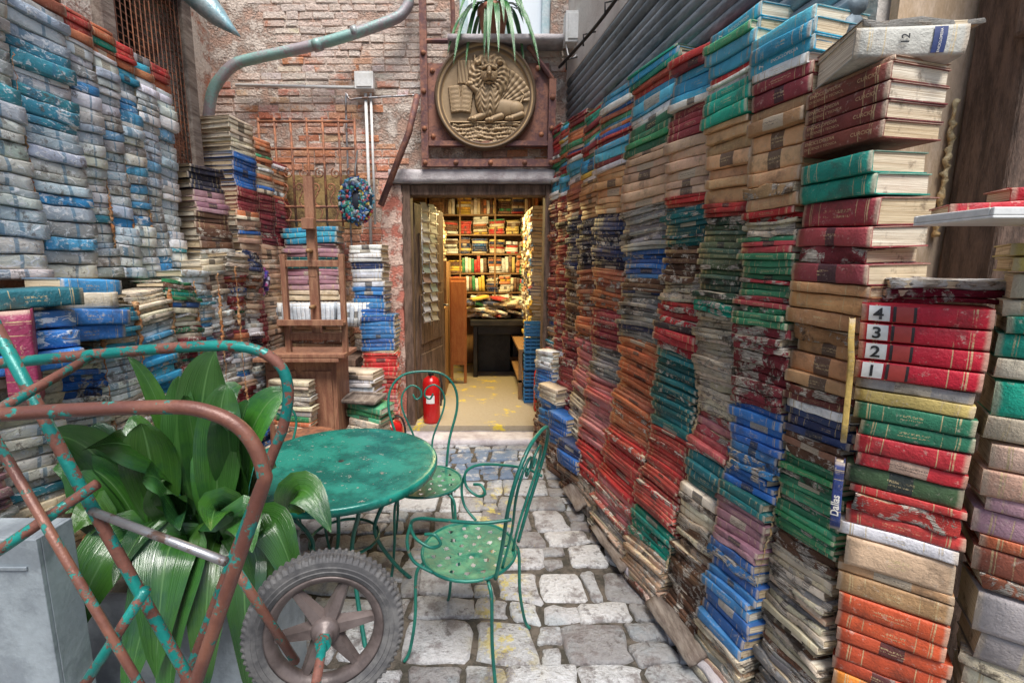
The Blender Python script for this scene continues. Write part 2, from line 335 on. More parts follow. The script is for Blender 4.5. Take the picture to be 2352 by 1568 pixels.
def stack(x,y,th,w,segs,z0=0,D=.18,lean=0,tilt=0,where='stacked in the book wall',jit=.012,xl=0,lz=.95,ts=1):
    z=z0; yd=V((-math.sin(th),math.cos(th))); xd=V((math.cos(th),math.sin(th)))
    off=0
    for (zt,pal,t,sty) in segs:
        if t<.042: t*=ts
        pc=R.choice(PAL[pal]); tl=R.uniform(-.03,.03)
        while z<zt-.35*t:
            T=t*R.uniform(.7,1.3)
            if zt-z-T<.3*t: T=max(zt-z,.4*t)
            off=off*.6+R.uniform(-jit,jit)
            s=sty if not isinstance(sty,float) else (1 if R.random()<sty else 0)
            if sty==0 and 'wall' in where and z<1.9 and R.random()<.16: s=1
            c=pc if R.random()<.5 else R.choice(PAL[pal])
            if s==2 and R.random()<.10: c=R.choice(PAL['pblue'])
            kk=R.uniform(.72,1.15); c=tuple(min(.85,max(.01,a*kk*R.uniform(.95,1.05))) for a in c)
            l=-lean*max(0,1-z/lz)+off*.8
            L=w*R.uniform(.88,1.0) if s!=1 else w*R.uniform(.8,1.02)
            xo=R.uniform(-.010,.010); xs=xl*(1-z/1.6)
            addbook(x+yd.x*l+xd.x*xo+xs,y+yd.y*l+xd.y*xo,z,th+R.uniform(-.05,.05),L,D*R.uniform(.85,1.05),T*.965,c,s,tilt+tl+R.uniform(-.014,.014),where=where)
            z+=T
    return z
rad=math.radians
# ---- right wall
YB=[1.24,1.46,1.69,1.92,2.24,2.66,3.10,3.41,3.73,3.98,4.22]
def WX(y): return 1.16-.12*y
rw=[
 [(.3,'grey',.026,1),(.73,'rot',.02,.9),(1.0,'green',.020,0),(1.08,'brown',.026,.5),(1.16,'navy',.035,0),(1.19,'white',.03,0),(1.24,'curcio',.03,0),(1.56,'tan',.053,0),(1.80,'maroon',.06,0),(1.935,'teal',.0675,0)],
 [(.2,'rot',.024,1),(.56,'blue',.036,.3),(.74,'mauve',.038,.5),(.8,'dteal',.035,0),(1.12,'blue',.034,0),(1.4,'maroon',.036,.9),(1.71,'redgrn',.022,.2),(1.76,'cream',.025,1),(1.8,'red',.018,0),(2.13,'tan',.052,0),(2.22,'maroon',.045,0)],
 [(.25,'brown',.024,1),(.5,'rot',.026,1),(.68,'cream',.034,.6),(.83,'dteal',.038,.2),(1.0,'pink',.03,.3),(1.42,'cream',.022,1),(1.47,'teal',.026,.6),(1.8,'dgreen',.022,.3),(1.85,'red',.018,.2),(2.14,'tan',.048,0),(2.27,'teal',.042,0)],
 [(.25,'rot',.022,1),(.4,'teal',.026,.5),(.83,'red',.020,.1),(1.22,'dteal',.022,0),(1.45,'redblk',.034,0),(1.55,'cream',.022,1),(1.7,'dark',.026,.6),(1.87,'dteal',.018,.7),(1.92,'red',.02,0),(2.17,'ptan',.046,0),(2.3,'maroon',.04,0)],
 [(.2,'rot',.022,1),(.37,'pink',.03,.3),(.68,'red',.022,.1),(1.22,'orange',.022,.1),(1.5,'dark',.028,.6),(1.55,'brown',.026,.4),(1.7,'blue',.028,.2),(1.93,'grey',.022,.8),(2.2,'ptan',.046,0),(2.35,'green',.036,0)],
 [(.2,'rot',.022,1),(.45,'red',.03,.5),(.9,'pink',.026,.1),(1.1,'grey',.026,.6),(1.35,'maroon',.028,.3),(1.6,'orange',.028,.3),(1.94,'navy',.026,.4),(2.2,'tan',.043,0)],
 [(.3,'white',.028,.5),(.7,'rot',.028,.6),(1.1,'pink',.028,.3),(1.6,'orange',.028,.4),(1.95,'navy',.028,.4),(2.2,'tan',.04,0)],
 [(.4,'blue',.028,.5),(1.1,'maroon',.028,.4),(1.6,'brown',.028,.4),(2.0,'navy',.028,.3),(2.25,'orange',.03,0)],
 [(.9,'white',.028,.6),(1.5,'maroon',.028,.3),(2.2,'redblk',.028,.2)],
 [(1.2,'multi',.028,.5),(2.2,'maroon',.028,.2)]]
topz=[2.06,2.3,2.42,2.5,2.56,2.62,2.67,2.72,2.76,2.78]
for i in range(10):
    a,b=YB[i],YB[i+1]; ym=(a+b)/2; zz=topz[i]
    sg=list(rw[i]); last=sg[-1][0]
    seq=[('white',.03),('top',.03),('lblue',.045),('top',.03),('red',.03),('multi',.03),('green',.03),('orange',.03),('multi',.03),('top',.03)]
    if i>0:
        k=0; z=last
        while z<zz:
            p,t=seq[min(k,9)]; z+=t*(2 if p in('lblue','multi') else 1); sg.append((z,p,t,0)); k+=1
        stack(WX(ym),ym,rad(-90+14),(b-a)*1.03,sg,D=.2,lean=.13,tilt=rad(1.5) if i<6 else 0,jit=.019,xl=.05 if i<3 else 0,ts=.9)
    else:
        stack(WX(ym)+.02,ym,rad(-90+12),.235,sg,D=.215,lean=.06,xl=.06)
ym=1.35
z=1.94
for i in range(4):
    addbook(WX(ym)+.01+R.uniform(-.003,.003),ym,z,rad(-78)+R.uniform(-.02,.02),.235,.215,.043,R.choice(PAL['curcio']),0,r=(.25,.0),
      text=[('ENCICLOPEDIA',.0135,-.10,.024,0,'g'),('DI SCIENZE E TECNICA',.0098,-.10,.010,0,'g'),('CURCIO',.0135,.04,.016,0,'g')],where='with gilt lettering on the corner pile')
    z+=.0445
addbook(WX(ym)+.02,ym,z,rad(-78),.225,.2,.012,(.3,.16,.1),0); z+=.013
addbook(1.09,1.25,z,rad(-12),.25,.20,.074,(.44,.43,.38),0,.02,r=(.1,.1),block=[(.045,.075,(.03,.05,.16))],text=[('12',.026,-.03,.026,90,'b'),('ENCICLOPEDIA',.008,.056,.006,90,'w')],where='topping the corner pile, numbered twelve')
addbook(1.12,1.26,z+.077,rad(-8),.28,.2,.018,(.35,.33,.3),1)
for (yy,zz2) in ((1.58,2.245),(1.58,2.292),(1.82,2.41),(1.82,2.457)):
    addbook(WX(yy)-.012,yy,zz2,rad(-77),.24,.2,.044,(.05,.36,.52),0,r=(.25,.05),text=[('7',.026,-.07,.012,90,'w'),('ENCICLOPEDIA',.014,-.02,.015,0,'w')],where='light blue numbered series on the wall top')
# ---- near right piles
n1=[(.25,'fire',.05,0),(.55,'fire',.05,0),(.66,'fire',.05,0),(.75,'tan',.05,.3),(.84,'ptan',.07,0),(.88,'white',.035,0),(1.0,'red',.045,.5),(1.06,'dgreen',.055,0),(1.155,'redblk',.045,0),(1.245,'green',.045,0),(1.28,'yellow',.035,0),(1.31,'grey',.028,0)]
zt=stack(1.085,1.13,rad(-40),.245,n1,D=.14,jit=.007,xl=.11,where='in the leaning near pile')
for i,nn in enumerate('1234'):
    addbook(1.10+R.uniform(-.003,.003),1.13,zt,rad(-40)+R.uniform(-.015,.015),.245,.15,.0495,(.45,.012,.03),0,r=(.1,.0),block=[(-.108,-.066,(.75,.74,.7)),(-.060,-.015,(.03,.02,.02)),(-.054,-.021,(.42,.05,.04))],text=[(nn,.042,-.099,.010,0,'b')],where='numbered series in the leaning near pile')
    zt+=.051
addbook(.985,1.185,1.30,rad(-40),.34,.05,.014,(.62,.42,.12),0,-.055,up=True,r=(.25,.1),where='standing upright between the piles')
addbook(1.005,1.175,.97,rad(-40),.20,.05,.024,(.03,.05,.17),0,-.055,up=True,r=(.25,.1),text=[('Dallas',.026,-.06,.006,0,'w')],where='standing upright between the piles')
n2=[(.4,'ptan',.06,0),(.6,'cream',.06,.3),(.8,'grey',.08,0),(.95,'orange',.06,.3),(1.06,'mauve',.06,.3),(1.2,'ptan',.07,0),(1.28,'cream',.06,0),(1.35,'teal',.07,0),(1.42,'cream',.06,0),(1.5,'teal',.06,0),(1.6,'cream',.05,0),(1.66,'yellow',.03,0)]
stack(1.285,.965,rad(-40),.26,n2,D=.18,jit=.008,xl=.12,where='in the leaning near pile')
stack(1.49,.80,rad(-40),.26,[(.7,'maroon',.05,0),(1.2,'blue',.05,0),(1.55,'cream',.05,0)],D=.18,xl=.12)
addbook(1.17,1.19,zt+.004,rad(-34),.25,.16,.012,(.25,.015,.03),1); addbook(1.19,1.17,zt+.017,rad(-26),.25,.17,.02,(.2,.01,.03),1);addbook(1.2,1.16,zt+.038,rad(-22),.25,.17,.025,(.66,.65,.62),1,r=(.1,.1)); addbook(1.17,1.0,1.715,rad(-20),.26,.09,.035,(.42,.02,.03),0,r=(.25,.1),where='lying on the pale tray'); addbook(1.28,1.02,1.755,rad(-12),.2,.08,.03,(.4,.02,.03),0,r=(.25,.1),where='lying on the pale tray')
# ---- left wall upper
LB=[1.14,1.36,1.59,1.83,2.06,2.2,2.33,2.46,2.58,2.71]
for i in range(len(LB)-1):
    a,b=LB[i],LB[i+1]; ym=(a+b)/2
    sg=[(1.72,'plastic',.045,2),(1.9,'plastic',.056 if i<4 else .042,2),(2.1,'plastic',.05 if i<4 else .038,2),(2.3,'plastic',.054 if i<4 else .042,2),(2.42,'pblue' if i in(3,6) else 'plastic',.05,2),(2.5,'plastic',.042,2),(2.56,'lblue' if i%3==0 else 'white',.036,0),(2.6,'orange',.035,0),(2.68,'multi' if i%2 else 'red',.03,0)]
    if i==3: sg=[(1.8,'plastic',.056,2),(2.2,'plastic',.05,2),(2.3,'pblue',.055,2),(2.36,'plastic',.05,2),(2.46,'pblue',.05,2),(2.62,'plastic',.04,2),(2.7,'orange',.035,0)]
    stack(-1.72,ym,rad(90-9),(b-a)*1.04,sg,z0=1.56,D=.2,jit=.018,where='wrapped in film in the upper pile')
LY=[1.1,1.33,1.56,1.78,1.98,2.2,2.4,2.62,2.82,3.02,3.2]
lows=[['mauve','plastic','white','pink'],['mauve','plastic','cream'],['pale','plastic','multi'],['multi','pale','plastic'],['plastic','pale','lblue'],['pale','blue','multi'],['plastic','white','brown'],['white','rot','mauve'],['multi','cream','plastic'],['pale','white','navy']]
for i in range(10):
    a,b=LY[i],LY[i+1]; ym=(a+b)/2; z=0; sg=[]
    top=[1.25,1.28,1.3,1.45,1.5,1.54,1.6,1.66,1.7,1.72][i]
    while z<top:
        z+=R.uniform(.1,.3); p=R.choice(lows[i]); sg.append((min(z,top),p,R.uniform(.018,.032),2 if p=='plastic' else R.choice([.3,.6,.8])))
    stack(-1.5-(.05 if i>5 else 0),ym,rad(90-12),(b-a)*1.02,sg,D=.2,lean=.08,tilt=rad(R.uniform(-5,7)),jit=.024)
for (y,z,L,c) in ((1.42,1.27,.27,(.04,.2,.55)),(1.43,1.335,.27,(.03,.17,.5)),(1.44,1.40,.26,(.05,.2,.5)),(1.45,1.47,.26,(.02,.12,.15)),(1.7,1.33,.24,(.05,.2,.55)),(1.7,1.39,.24,(.04,.17,.45)),(1.7,1.45,.2,(.6,.52,.4)),(1.72,1.5,.2,(.06,.26,.5))):
    addbook(-1.44+R.uniform(-.02,.02),y,z,rad(90-22)+R.uniform(-.08,.08),L,.2,.06,c,0 if R.random()<.6 else 2,R.uniform(-.05,.05),r=(.6,.3),where='worn and stacked on the ledge')
addbook(-1.36,1.36,1.33,rad(90-50),.28,.14,.07,(.25,.03,.08),0,up=True,where='standing upright by the ledge')
stack(-1.66,2.92,rad(90-20),.24,[(1.75,'white',.04,.4),(1.95,'brown',.035,0),(2.08,'mauve',.035,0),(2.22,'navy',.035,0)],z0=1.55,D=.26)
stack(-1.62,3.30,rad(90-14),.26,[(1.0,'pale',.035,.5),(1.5,'maroon',.035,.2),(2.0,'pale',.035,0)],D=.3)
for i,(yy,tp) in enumerate(((3.56,2.68),(3.82,2.62),(4.06,2.5))):
    stack(-1.74+.02*i,yy,rad(90-12),.25,[(.8,'pale',.035,.4),(1.3,'ptan',.035,.2),(1.8,'ptan',.035,0),(2.2,'maroon',.032,0),(2.45,'pale',.03,0),(tp,'multi' if i else 'cream',.028,0)],D=.3)
# ---- piles behind the easel
stack(-1.42,4.02,rad(2),.56,[(1.0,'brown',.04,.3),(1.15,'ptan',.04,0)],z0=.85,D=.2,where='piled behind the easel')
for xx in (-1.78,-1.58,-1.38,-1.18,-1.0):
    for j in range(5): addbook(xx+j*.036,3.86,1.22,0,.2,.16,.034,R.choice([(.6,.63,.66),(.68,.68,.65),(.5,.54,.58)]),0,up=True,where='standing behind the easel')
stack(-1.45,4.0,rad(0),.5,[(1.42,'cream',.04,0),(1.6,'mauve',.04,0),(1.7,'dteal',.04,0),(1.82,'mauve',.035,0),(1.96,'lblue',.045,0)],z0=1.33,D=.2,where='piled behind the easel')
stack(-.94,3.86,rad(-6),.3,[(1.24,'blue',.035,0),(1.45,'blue',.04,0),(1.6,'white',.04,0),(1.66,'navy',.03,0),(1.8,'white',.035,0)],z0=1.2,D=.2,where='piled beside the doorway')
stack(-.86,3.82,rad(-4),.3,[(.92,'cream',.03,0),(1.22,'blue',.036,0)],z0=.88,D=.2,where='piled beside the doorway')
stack(-.84,3.8,rad(4),.32,[(.3,'multi',.03,0),(.55,'pink',.03,0),(.9,'red',.036,0)],z0=0.0,D=.2,where='piled beside the doorway')
stack(-1.0,3.5,rad(-12),.36,[(.2,'multi',.04,0),(.48,'green',.045,0),(.6,'red',.035,0),(.74,'white',.035,0),(.8,'cream',.03,0)],z0=0.02,D=.24,where='heaped on the low bench')
stack(-.86,3.2,rad(-20),.3,[(.3,'multi',.035,.3),(.5,'rot',.03,.6),(.62,'green',.035,0)],z0=0,D=.22,jit=.03,where='heaped by the small stool')
stack(-1.28,2.98,rad(-10),.3,[(.5,'rot',.035,.5),(.75,'multi',.035,.3),(.86,'cream',.03,.5)],z0=0,D=.1,jit=.01,where='heaped before the cabinet')
for (x,y,tp,pal) in ((.56,3.9,.9,'white'),(.57,3.62,.66,'cream'),(.60,3.35,.5,'blue'),(.64,3.08,.38,'navy')):
    stack(x,y,rad(-66),.27,[(tp*.5,'brown',.03,.5),(tp*.8,'blue',.03,0),(tp,pal,.03,0)],D=.14,jit=.02,where='heaped against the foot of the piles')
# ---- shop interior
for lv in range(6):
    z=.98+lv*.285; x=-.74
    while x<.72:
        w=R.uniform(.18,.26)
        if R.random()<.7:
            stack(x+w/2,6.95,rad(R.uniform(-12,12)),w*.93,[(z+R.uniform(.17,.262),'shop',.034,0)],z0=z,D=.18,jit=.035,where='on the shop shelf'); x+=w
        else:
            for j in range(4):
                hL=R.uniform(.19,.25); addbook(x+.03,6.94,z+hL/2,0,hL,.16,.045,R.choice(PAL['shop']),0,up=True,where='on the shop shelf'); x+=.048
for j in range(80):
    addbook(R.uniform(-.1,.66),R.uniform(6.2,6.65),.93+R.uniform(0,.26),R.uniform(-1,1),.24,.17,.035,R.choice(PAL['shop']),0,R.uniform(-.25,.25),where='heaped on the shop desk')
for k in range(6):
    y=5.3+k*.24
    stack(.60,y,rad(-90),.21,[(1.0,'shop',.045,0),(1.3,'shop',.04,0),(2.3,'shop',.04,0)],z0=.72,D=.16,jit=.03,where='on the shop shelf')
    stack(-.50,y+.1,rad(90),.2,[(2.3,'shop',.04,0)],z0=1.72 if y>5.6 else 1.2,D=.2,jit=.03,where='on the shop shelf')

CN=[('black',(.02,.02,.03)),('white',(.72,.72,.7)),('cream',(.65,.55,.4)),('tan',(.5,.28,.14)),('brown',(.14,.07,.04)),('maroon',(.23,.03,.04)),('red',(.48,.04,.04)),('pink',(.52,.17,.17)),('orange',(.55,.19,.08)),('yellow',(.65,.42,.06)),('green',(.05,.25,.1)),('teal',(.02,.25,.25)),('light blue',(.08,.4,.55)),('blue',(.03,.14,.42)),('navy',(.02,.04,.1)),('grey',(.3,.3,.3)),('mauve',(.38,.2,.24)),('dark olive',(.07,.1,.05))]
def cname(c): return min(CN,key=lambda q:sum((a-b)**2 for a,b in zip(c,q[1])))[0]
def warp(p,a):
    w=noise.noise_vector(p*2.3)*.018
    if a: w=w+noise.noise_vector(p*17)*a
    return p+V((w.x,w.y,w.z))
AM={0:.0032,1:.015,2:.005}
def book_parts(b,nx,local):
    L,D,T,M=b['L'],b['D'],b['T'],b['M']; c=min(.003,T*.12); bu=min(.005,T*.09); am=AM[b['mat']]
    if b['k']: am=.0006
    prof=[(D,T,1.3),(.018,T,1.1),(.010,T-min(.002,T*.08),1.03)]
    for t in (.97,.86,.5,.14,.03): prof.append((.004-bu*math.sin(math.pi*t)**.7,t*T,t))
    prof+=[(.010,min(.002,T*.08),-.03),(.018,0,-.1),(D,0,-.3),(D,c,-.4),(.008,c,-.5),(.008,T-c,-.5),(D,T-c,-.4)]
    n=len(prof); vs=[];uv=[]
    for i in range(nx+1):
        u=i/nx; x=(u-.5)*L
        for (y,z,v) in prof: vs.append(V((x,y,z))); uv.append((u,v))
    fs=[(i*n+j,(i+1)*n+j,(i+1)*n+(j+1)%n,i*n+(j+1)%n) for i in range(nx) for j in range(n)]
    fs.append(tuple(range(n))); fs.append(tuple(nx*n+j for j in range(n))[::-1])
    e=.0004;h=L/2-.004
    pv=[V((x,y,z)) for z in (c+e,T-c-e) for y in (.0085,D-.006) for x in (-h,-h/3,h/3,h)]
    pf=[]
    for k in range(3): pf+=[(k,k+4,k+5,k+1),(k+8,k+9,k+13,k+12),(k,k+1,k+9,k+8),(k+4,k+12,k+13,k+5)]
    pf+=[(0,8,12,4),(3,7,15,11)]
    wv=[warp(M@p,am) for p in vs]; wp=[warp(M@p,am*.3) for p in pv]
    if local:
        I=M.inverted(); wv=[I@p for p in wv]; wp=[I@p for p in wp]
    return wv,fs,uv,wp,pf
def score(b):
    p=b['M']@V((0,0,b['T']/2)); 
    if b['k']: return 99
    y=p.y*.988-(p.z-1.6)*.156
    if y<.2: return 0
    u=p.x/y; v=((p.z-1.6)*.988+p.y*.156)/y
    if not(-1.1<u<1.24 and -.8<v<.79): return 0
    n=b['M'].to_3x3()@V((0,-1,0)); dv=(V((0,0,1.6))-p); f=max(.15,n.dot(dv.normalized()))
    s=b['L']*b['T']*f/dv.length**2
    if p.y>4.4: s*=.2
    if p.x<-.4 and p.z<1.0 and p.y<2: s*=.3
    return s
BOOKS.sort(key=score,reverse=True)
def textmesh(s,size,rot):
    cu=bpy.data.curves.new('t','FONT'); cu.body=s; cu.size=size; cu.offset=size*(.02 if size>.02 else .004)
    o=bpy.data.objects.new('t',cu); C.objects.link(o); dg=bpy.context.evaluated_depsgraph_get()
    me=bpy.data.meshes.new_from_object(o.evaluated_get(dg)); bpy.data.objects.remove(o)
    if rot: me.transform(Matrix.Rotation(rad(rot),4,'Z'))
    me.transform(Matrix.Rotation(math.pi/2,4,'X')); return me
for b in BOOKS[:299]:
    wv,fs,uv,wp,pf=book_parts(b,6,True)
    m=MB(); m.add(wv,fs,0,b['col'],True,uv,b['r']); 
    o=m.build('book',[BM[b['mat']]]); o.matrix_world=b['M']
    for k in range(len(o.data.polygons)-2,len(o.data.polygons)): o.data.polygons[k].use_smooth=False
    cond={0:'clothbound book',1:'rotting worn book',2:'film-wrapped book'}[b['mat']]
    o['label']=cname(b['col'])+' '+cond+' '+b['where']; o['category']='book'; o['group']='books piled around the courtyard'
    m=MB(); m.add(wp,pf,0,b['pg']); m.build('page_block',[BM[3]],parent=o)
    bu=min(.005,b['T']*.09); T=b['T']; M=b['M']; I=M.inverted()
    spy=lambda z: .004-bu*math.sin(math.pi*min(1,max(0,z/T)))**.7
    for bi,(x0,x1,cc) in enumerate(b['k'].get('block',[])):
        m=MB(); vs=[];
        for xi in range(4):
            xx=x0+(x1-x0)*xi/3
            for t in (.09,.2,.35,.5,.65,.8,.91): vs.append(I@warp(M@V((xx,spy(t*T)-.0028-.0006*bi,t*T)),0))
        m.add(vs,[(j*7+i,j*7+i+7,j*7+i+8,j*7+i+1) for i in range(6) for j in range(3)],0,cc,True); m.build('spine_label',[M_attr],parent=o)
    for (s,size,x,zz,rot,ink) in b['k'].get('text',[]):
        me=textmesh(s,size,rot); me.materials.append({'g':M_inkg,'b':M_inkb,'w':M_inkw}[ink])
        ox=x+(size*.8 if rot else 0)
        for v in me.vertices:
            q=V((v.co.x+ox,0,v.co.z+zz)); q.y=spy(q.z)-.0052
            v.co=I@warp(M@q,0)
        t=bpy.data.objects.new('spine_lettering',me); C.objects.link(t); t.parent=o
st=MB()
for b in BOOKS[299:]:
    wv,fs,uv,wp,pf=book_parts(b,3,False)
    st.add(wv,fs,b['mat'],b['col'],True,uv,b['r']); st.add(wp,pf,3,b['pg'])
o=st.build('books',BM); tag(o,'smaller and farther books in the stacked walls','books',kind='stuff')
print('BOOKS',len(BOOKS))
def foam(x,y,z0,z1,r,mat,label):
    m=MB(); z=z0; pts=[];rr=[]
    while z<z1:
        l=-.12*max(0,1-z/.95) if x>0 else .06*max(0,1-z/.95)
        g=max(0,noise.noise(V((x,y,z*5)))+.35)*1.3
        pts.append((x+l+R.uniform(-.005,.005),y+R.uniform(-.005,.005),z)); rr.append(r*(.15+R.uniform(.3,1.2)*g)); z+=R.uniform(.005,.014)
    m.tube(pts,rr,7)
    o=m.build('foam_seam',[mat]); tag(o,label,'foam',group='foam seams between book piles')
for i in range(1,8): foam(WX(YB[i])+.035+(.03 if i<3 else 0),YB[i]+.008,.2,R.uniform(1.5,1.85),.008,M_foam if i%2 else M_foam2,'crusty expanding foam between two book piles')
for i in range(1,9): foam(-1.49,LY[i],.3,1.3+.04*i,.012,M_foam2,'orange brown foam between two book piles')
for i in range(2,8): foam(-1.725,LB[i],1.7,2.4,.006,M_foam2,'orange brown foam between wrapped books')
# ------------------------------------------------------------------ ground
m=MB(); m.box((-40,-40,-.2),(40,60,-.008)); o=m.build('ground',[M_ground]); tag(o,'bare dirt ground under the courtyard','ground',kind='structure')
m=MB(); y=.3
def gw(x,y): return y+.07*noise.noise(V((x*1.3,y*1.1,4)))+.03*noise.noise(V((x*4,y*3,9)))
while y<4.03:
    d=R.uniform(.11,.25); x=-2.1+R.uniform(-.15,0); sl=R.uniform(-.04,.04)
    while x<1.3:
        w=R.choice([R.uniform(.10,.18),R.uniform(.2,.34)]); g=.008
        c=R.choice([(.66,.66,.66),(.54,.54,.54),(.72,.71,.7),(.4,.39,.385),(.6,.59,.59),(.34,.325,.32)]); h=R.uniform(-.006,.009)
        def j(): return R.uniform(-.022,.022)
        parts=[(0,1)] if w>.18 or d<.18 or R.random()<.5 else [(0,.5),(.5,1)]
        for (f0,f1) in parts:
            y0=y+d*f0; y1=y+d*f1
            q=[(x+g+j(),y0+g+j()*.4),(x+w-g+j(),y0+g+j()*.4),(x+w-g+j(),y1-g+j()*.4),(x+g+j(),y1-g+j()*.4)]
            q=[V((a,gw(a,b)+sl*a,h)) for a,b in q]
            cen=sum(q,V())/4; out=[]
            for rr,zz in ((1,-.025),(1,-.008),(.965,.001),(.87,.005)):
                rg=[]
                for k in range(4):
                    A,B=q[k],q[(k+1)%4]
                    for t in (.08,.3,.7,.92): 
                        p=A.lerp(B,t); nz=noise.noise_vector(p*21)*.018; rg.append(p+V((nz.x,nz.y,0)))
                out+=[cen+(p-cen)*rr+V((0,0,zz+noise.noise(p*9)*.005)) for p in rg]
            fs=[(a*16+k,a*16+(k+1)%16,(a+1)*16+(k+1)%16,(a+1)*16+k) for a in range(3) for k in range(16)]+[tuple(48+k for k in range(16))]
            m.add(out,fs,0,c,True)
        x+=w
    y+=d
o=m.build('stone_paving',[M_flag]); tag(o,'uneven worn stone paving with flaked paint','paving',kind='structure')
# ------------------------------------------------------------------ back building
BO=(0,4.3,0)
bb=empty('brick_building',BO,'old brick building with doorway and upper window','building')
m=MB()
def slab(a,b): m.box((a[0],4.3,a[1]),(b[0],4.62,b[1]))
slab((-3.2,-.05),(-.72,6)); slab((.68,-.05),(3,6)); slab((-.72,2.34),(.68,3.52)); slab((-.72,3.52),(-.17,6)); slab((.62,3.52),(.68,6)); slab((-.17,5.0),(.62,6))
BR=[(.72,.32,.19),(.76,.4,.26),(.66,.26,.16),(.76,.45,.32),(.76,.52,.4),(.7,.36,.25)]
z=0;row=0
while z<5.2:
    x=-3.0+(.11 if row%2 else 0)+R.uniform(-.05,.05)
    h=R.uniform(.044,.058)
    while x<2:
        w=R.choice([.2,.22,.19,.11,.2])*R.uniform(.92,1.08); xa,xb=x,x+w-.010
        inside=(xb>-.74 and xa<.7 and z<2.5) or (xb>-.2 and xa<.65 and 3.48<z<5)
        niche=(xa>-1.9 and xb<-1.03 and 1.95<z<2.45)
        pl_=noise.noise(V((x*1.1+5,1,z*1.6)))
        if not inside and not niche and R.random()>.06 and pl_<.22:
            pr=R.choice([.004,.007,.009,.012,.003])*R.uniform(.5,1.2); c=R.choice(BR)
            if z>3.0 and R.random()<.4: c=(.82,.69,.59)  # some upper bricks paler, hazy glare put into their colour
            c=tuple(a*R.uniform(.9,1.08) for a in c)
            f=4.3-pr;j=lambda: R.uniform(-.006,.006)
            dz=noise.noise(V((x,7,z)))*.010
            vs=[(xa,4.305,z+dz),(xb,4.305,z+dz),(xb,4.305,z+h+dz),(xa,4.305,z+h+dz)]
            vs+=[(xa+j(),f+.004,z+dz+j()),(xb+j(),f+.004,z+dz+j()),(xb+j(),f+.004,z+h+dz+j()),(xa+j(),f+.004,z+h+dz+j())]
            i=.005; vs+=[(xa+i+j()*.5,f+j()*.5,z+i+dz),(xb-i+j()*.5,f+j()*.5,z+i+dz),(xb-i,f+j()*.5,z+h-i+dz),(xa+i+j()*.5,f+j()*.5,z+h-i+dz)]
            fs=[(a+k,a+(k+1)%4,a+4+(k+1)%4,a+4+k) for a in (0,4) for k in range(4)]+[(8,9,10,11)]
            m.add(vs,fs,1,c)
        x+=w
    z+=h+R.uniform(.008,.014); row+=1
m.build('wall',[M_mortar,M_brick],parent=bb,org=BO)
def rough_box(a,b,mat,name,parent,org,amp=.008,n=(4,2,24),M=None):
    mm=MB(); idx={};vs=[]
    def P(i,j,k):
        key=(i,j,k)
        if key not in idx:
            p=V((a[0]+(b[0]-a[0])*i/n[0],a[1]+(b[1]-a[1])*j/n[1],a[2]+(b[2]-a[2])*k/n[2]))
            w=noise.noise_vector(p*9)*amp+noise.noise_vector(p*31)*amp*.5
            idx[key]=len(vs); p=p+w; vs.append(M@p if M is not None else p)
        return idx[key]
    fs=[]
    for i in range(n[0]):
        for k in range(n[2]):
            fs.append((P(i,0,k),P(i+1,0,k),P(i+1,0,k+1),P(i,0,k+1))); fs.append((P(i,n[1],k),P(i,n[1],k+1),P(i+1,n[1],k+1),P(i+1,n[1],k)))
    for j in range(n[1]):
        for k in range(n[2]):
            fs.append((P(0,j,k),P(0,j,k+1),P(0,j+1,k+1),P(0,j+1,k))); fs.append((P(n[0],j,k),P(n[0],j+1,k),P(n[0],j+1,k+1),P(n[0],j,k+1)))
    for i in range(n[0]):
        for j in range(n[1]):
            fs.append((P(i,j,0),P(i,j+1,0),P(i+1,j+1,0),P(i+1,j,0))); fs.append((P(i,j,n[2]),P(i+1,j,n[2]),P(i+1,j+1,n[2]),P(i,j+1,n[2])))
    mm.add(vs,fs,0,(1,1,1),True); return mm.build(name,[mat],parent=parent,org=org)
rough_box((-.88,4.24,0),(-.70,4.5,2.355),M_pink,'jamb',bb,BO,.024,(6,2,36))
rough_box((.655,4.24,0),(.80,4.5,2.355),M_pink,'jamb',bb,BO,.018)
rough_box((-.80,4.20,2.36),(.80,4.5,2.47),M_stone,'lintel',bb,BO,.005,(24,2,3))
m=MB(); m.box((-.698,4.25,.1),(-.62,4.42,2.35)); m.box((.60,4.25,.1),(.652,4.42,2.35)); m.box((-.618,4.26,2.26),(.598,4.42,2.35))
m.build('door_frame',[M_wood2],parent=bb,org=BO,bevel=.005)
win=MB(); win.box((-.17,4.36,3.52),(-.10,4.46,5)); win.box((.55,4.36,3.52),(.62,4.46,5)); win.box((-.098,4.36,3.52),(.548,4.46,3.6)); win.box((.2,4.36,3.602),(.25,4.46,5))
M_wf=gm('pale_blue_window_paint',(.45,.62,.66),(.6,.7,.72),8,.4,.6,.5,.3,.002)
w=win.build('window',[M_wf],parent=bb,org=BO,bevel=.004)
m=MB(); m.box((-.1,4.41,3.6),(.55,4.42,5)); q=flat('window_glass',(.8,.86,.9),.08); m.build('glass',[q],parent=w,org=BO)
rough_box((-.26,4.1,3.47),(.72,4.4,3.515),M_stone,'window_sill',bb,BO,.003,(12,3,2))
o=rough_box((-.78,3.98,-.02),(.72,4.24,.05),M_stone,'doorstep',None,(0,4.1,0),.006,(16,4,2)); tag(o,'worn stone doorstep before the doorway','doorstep')
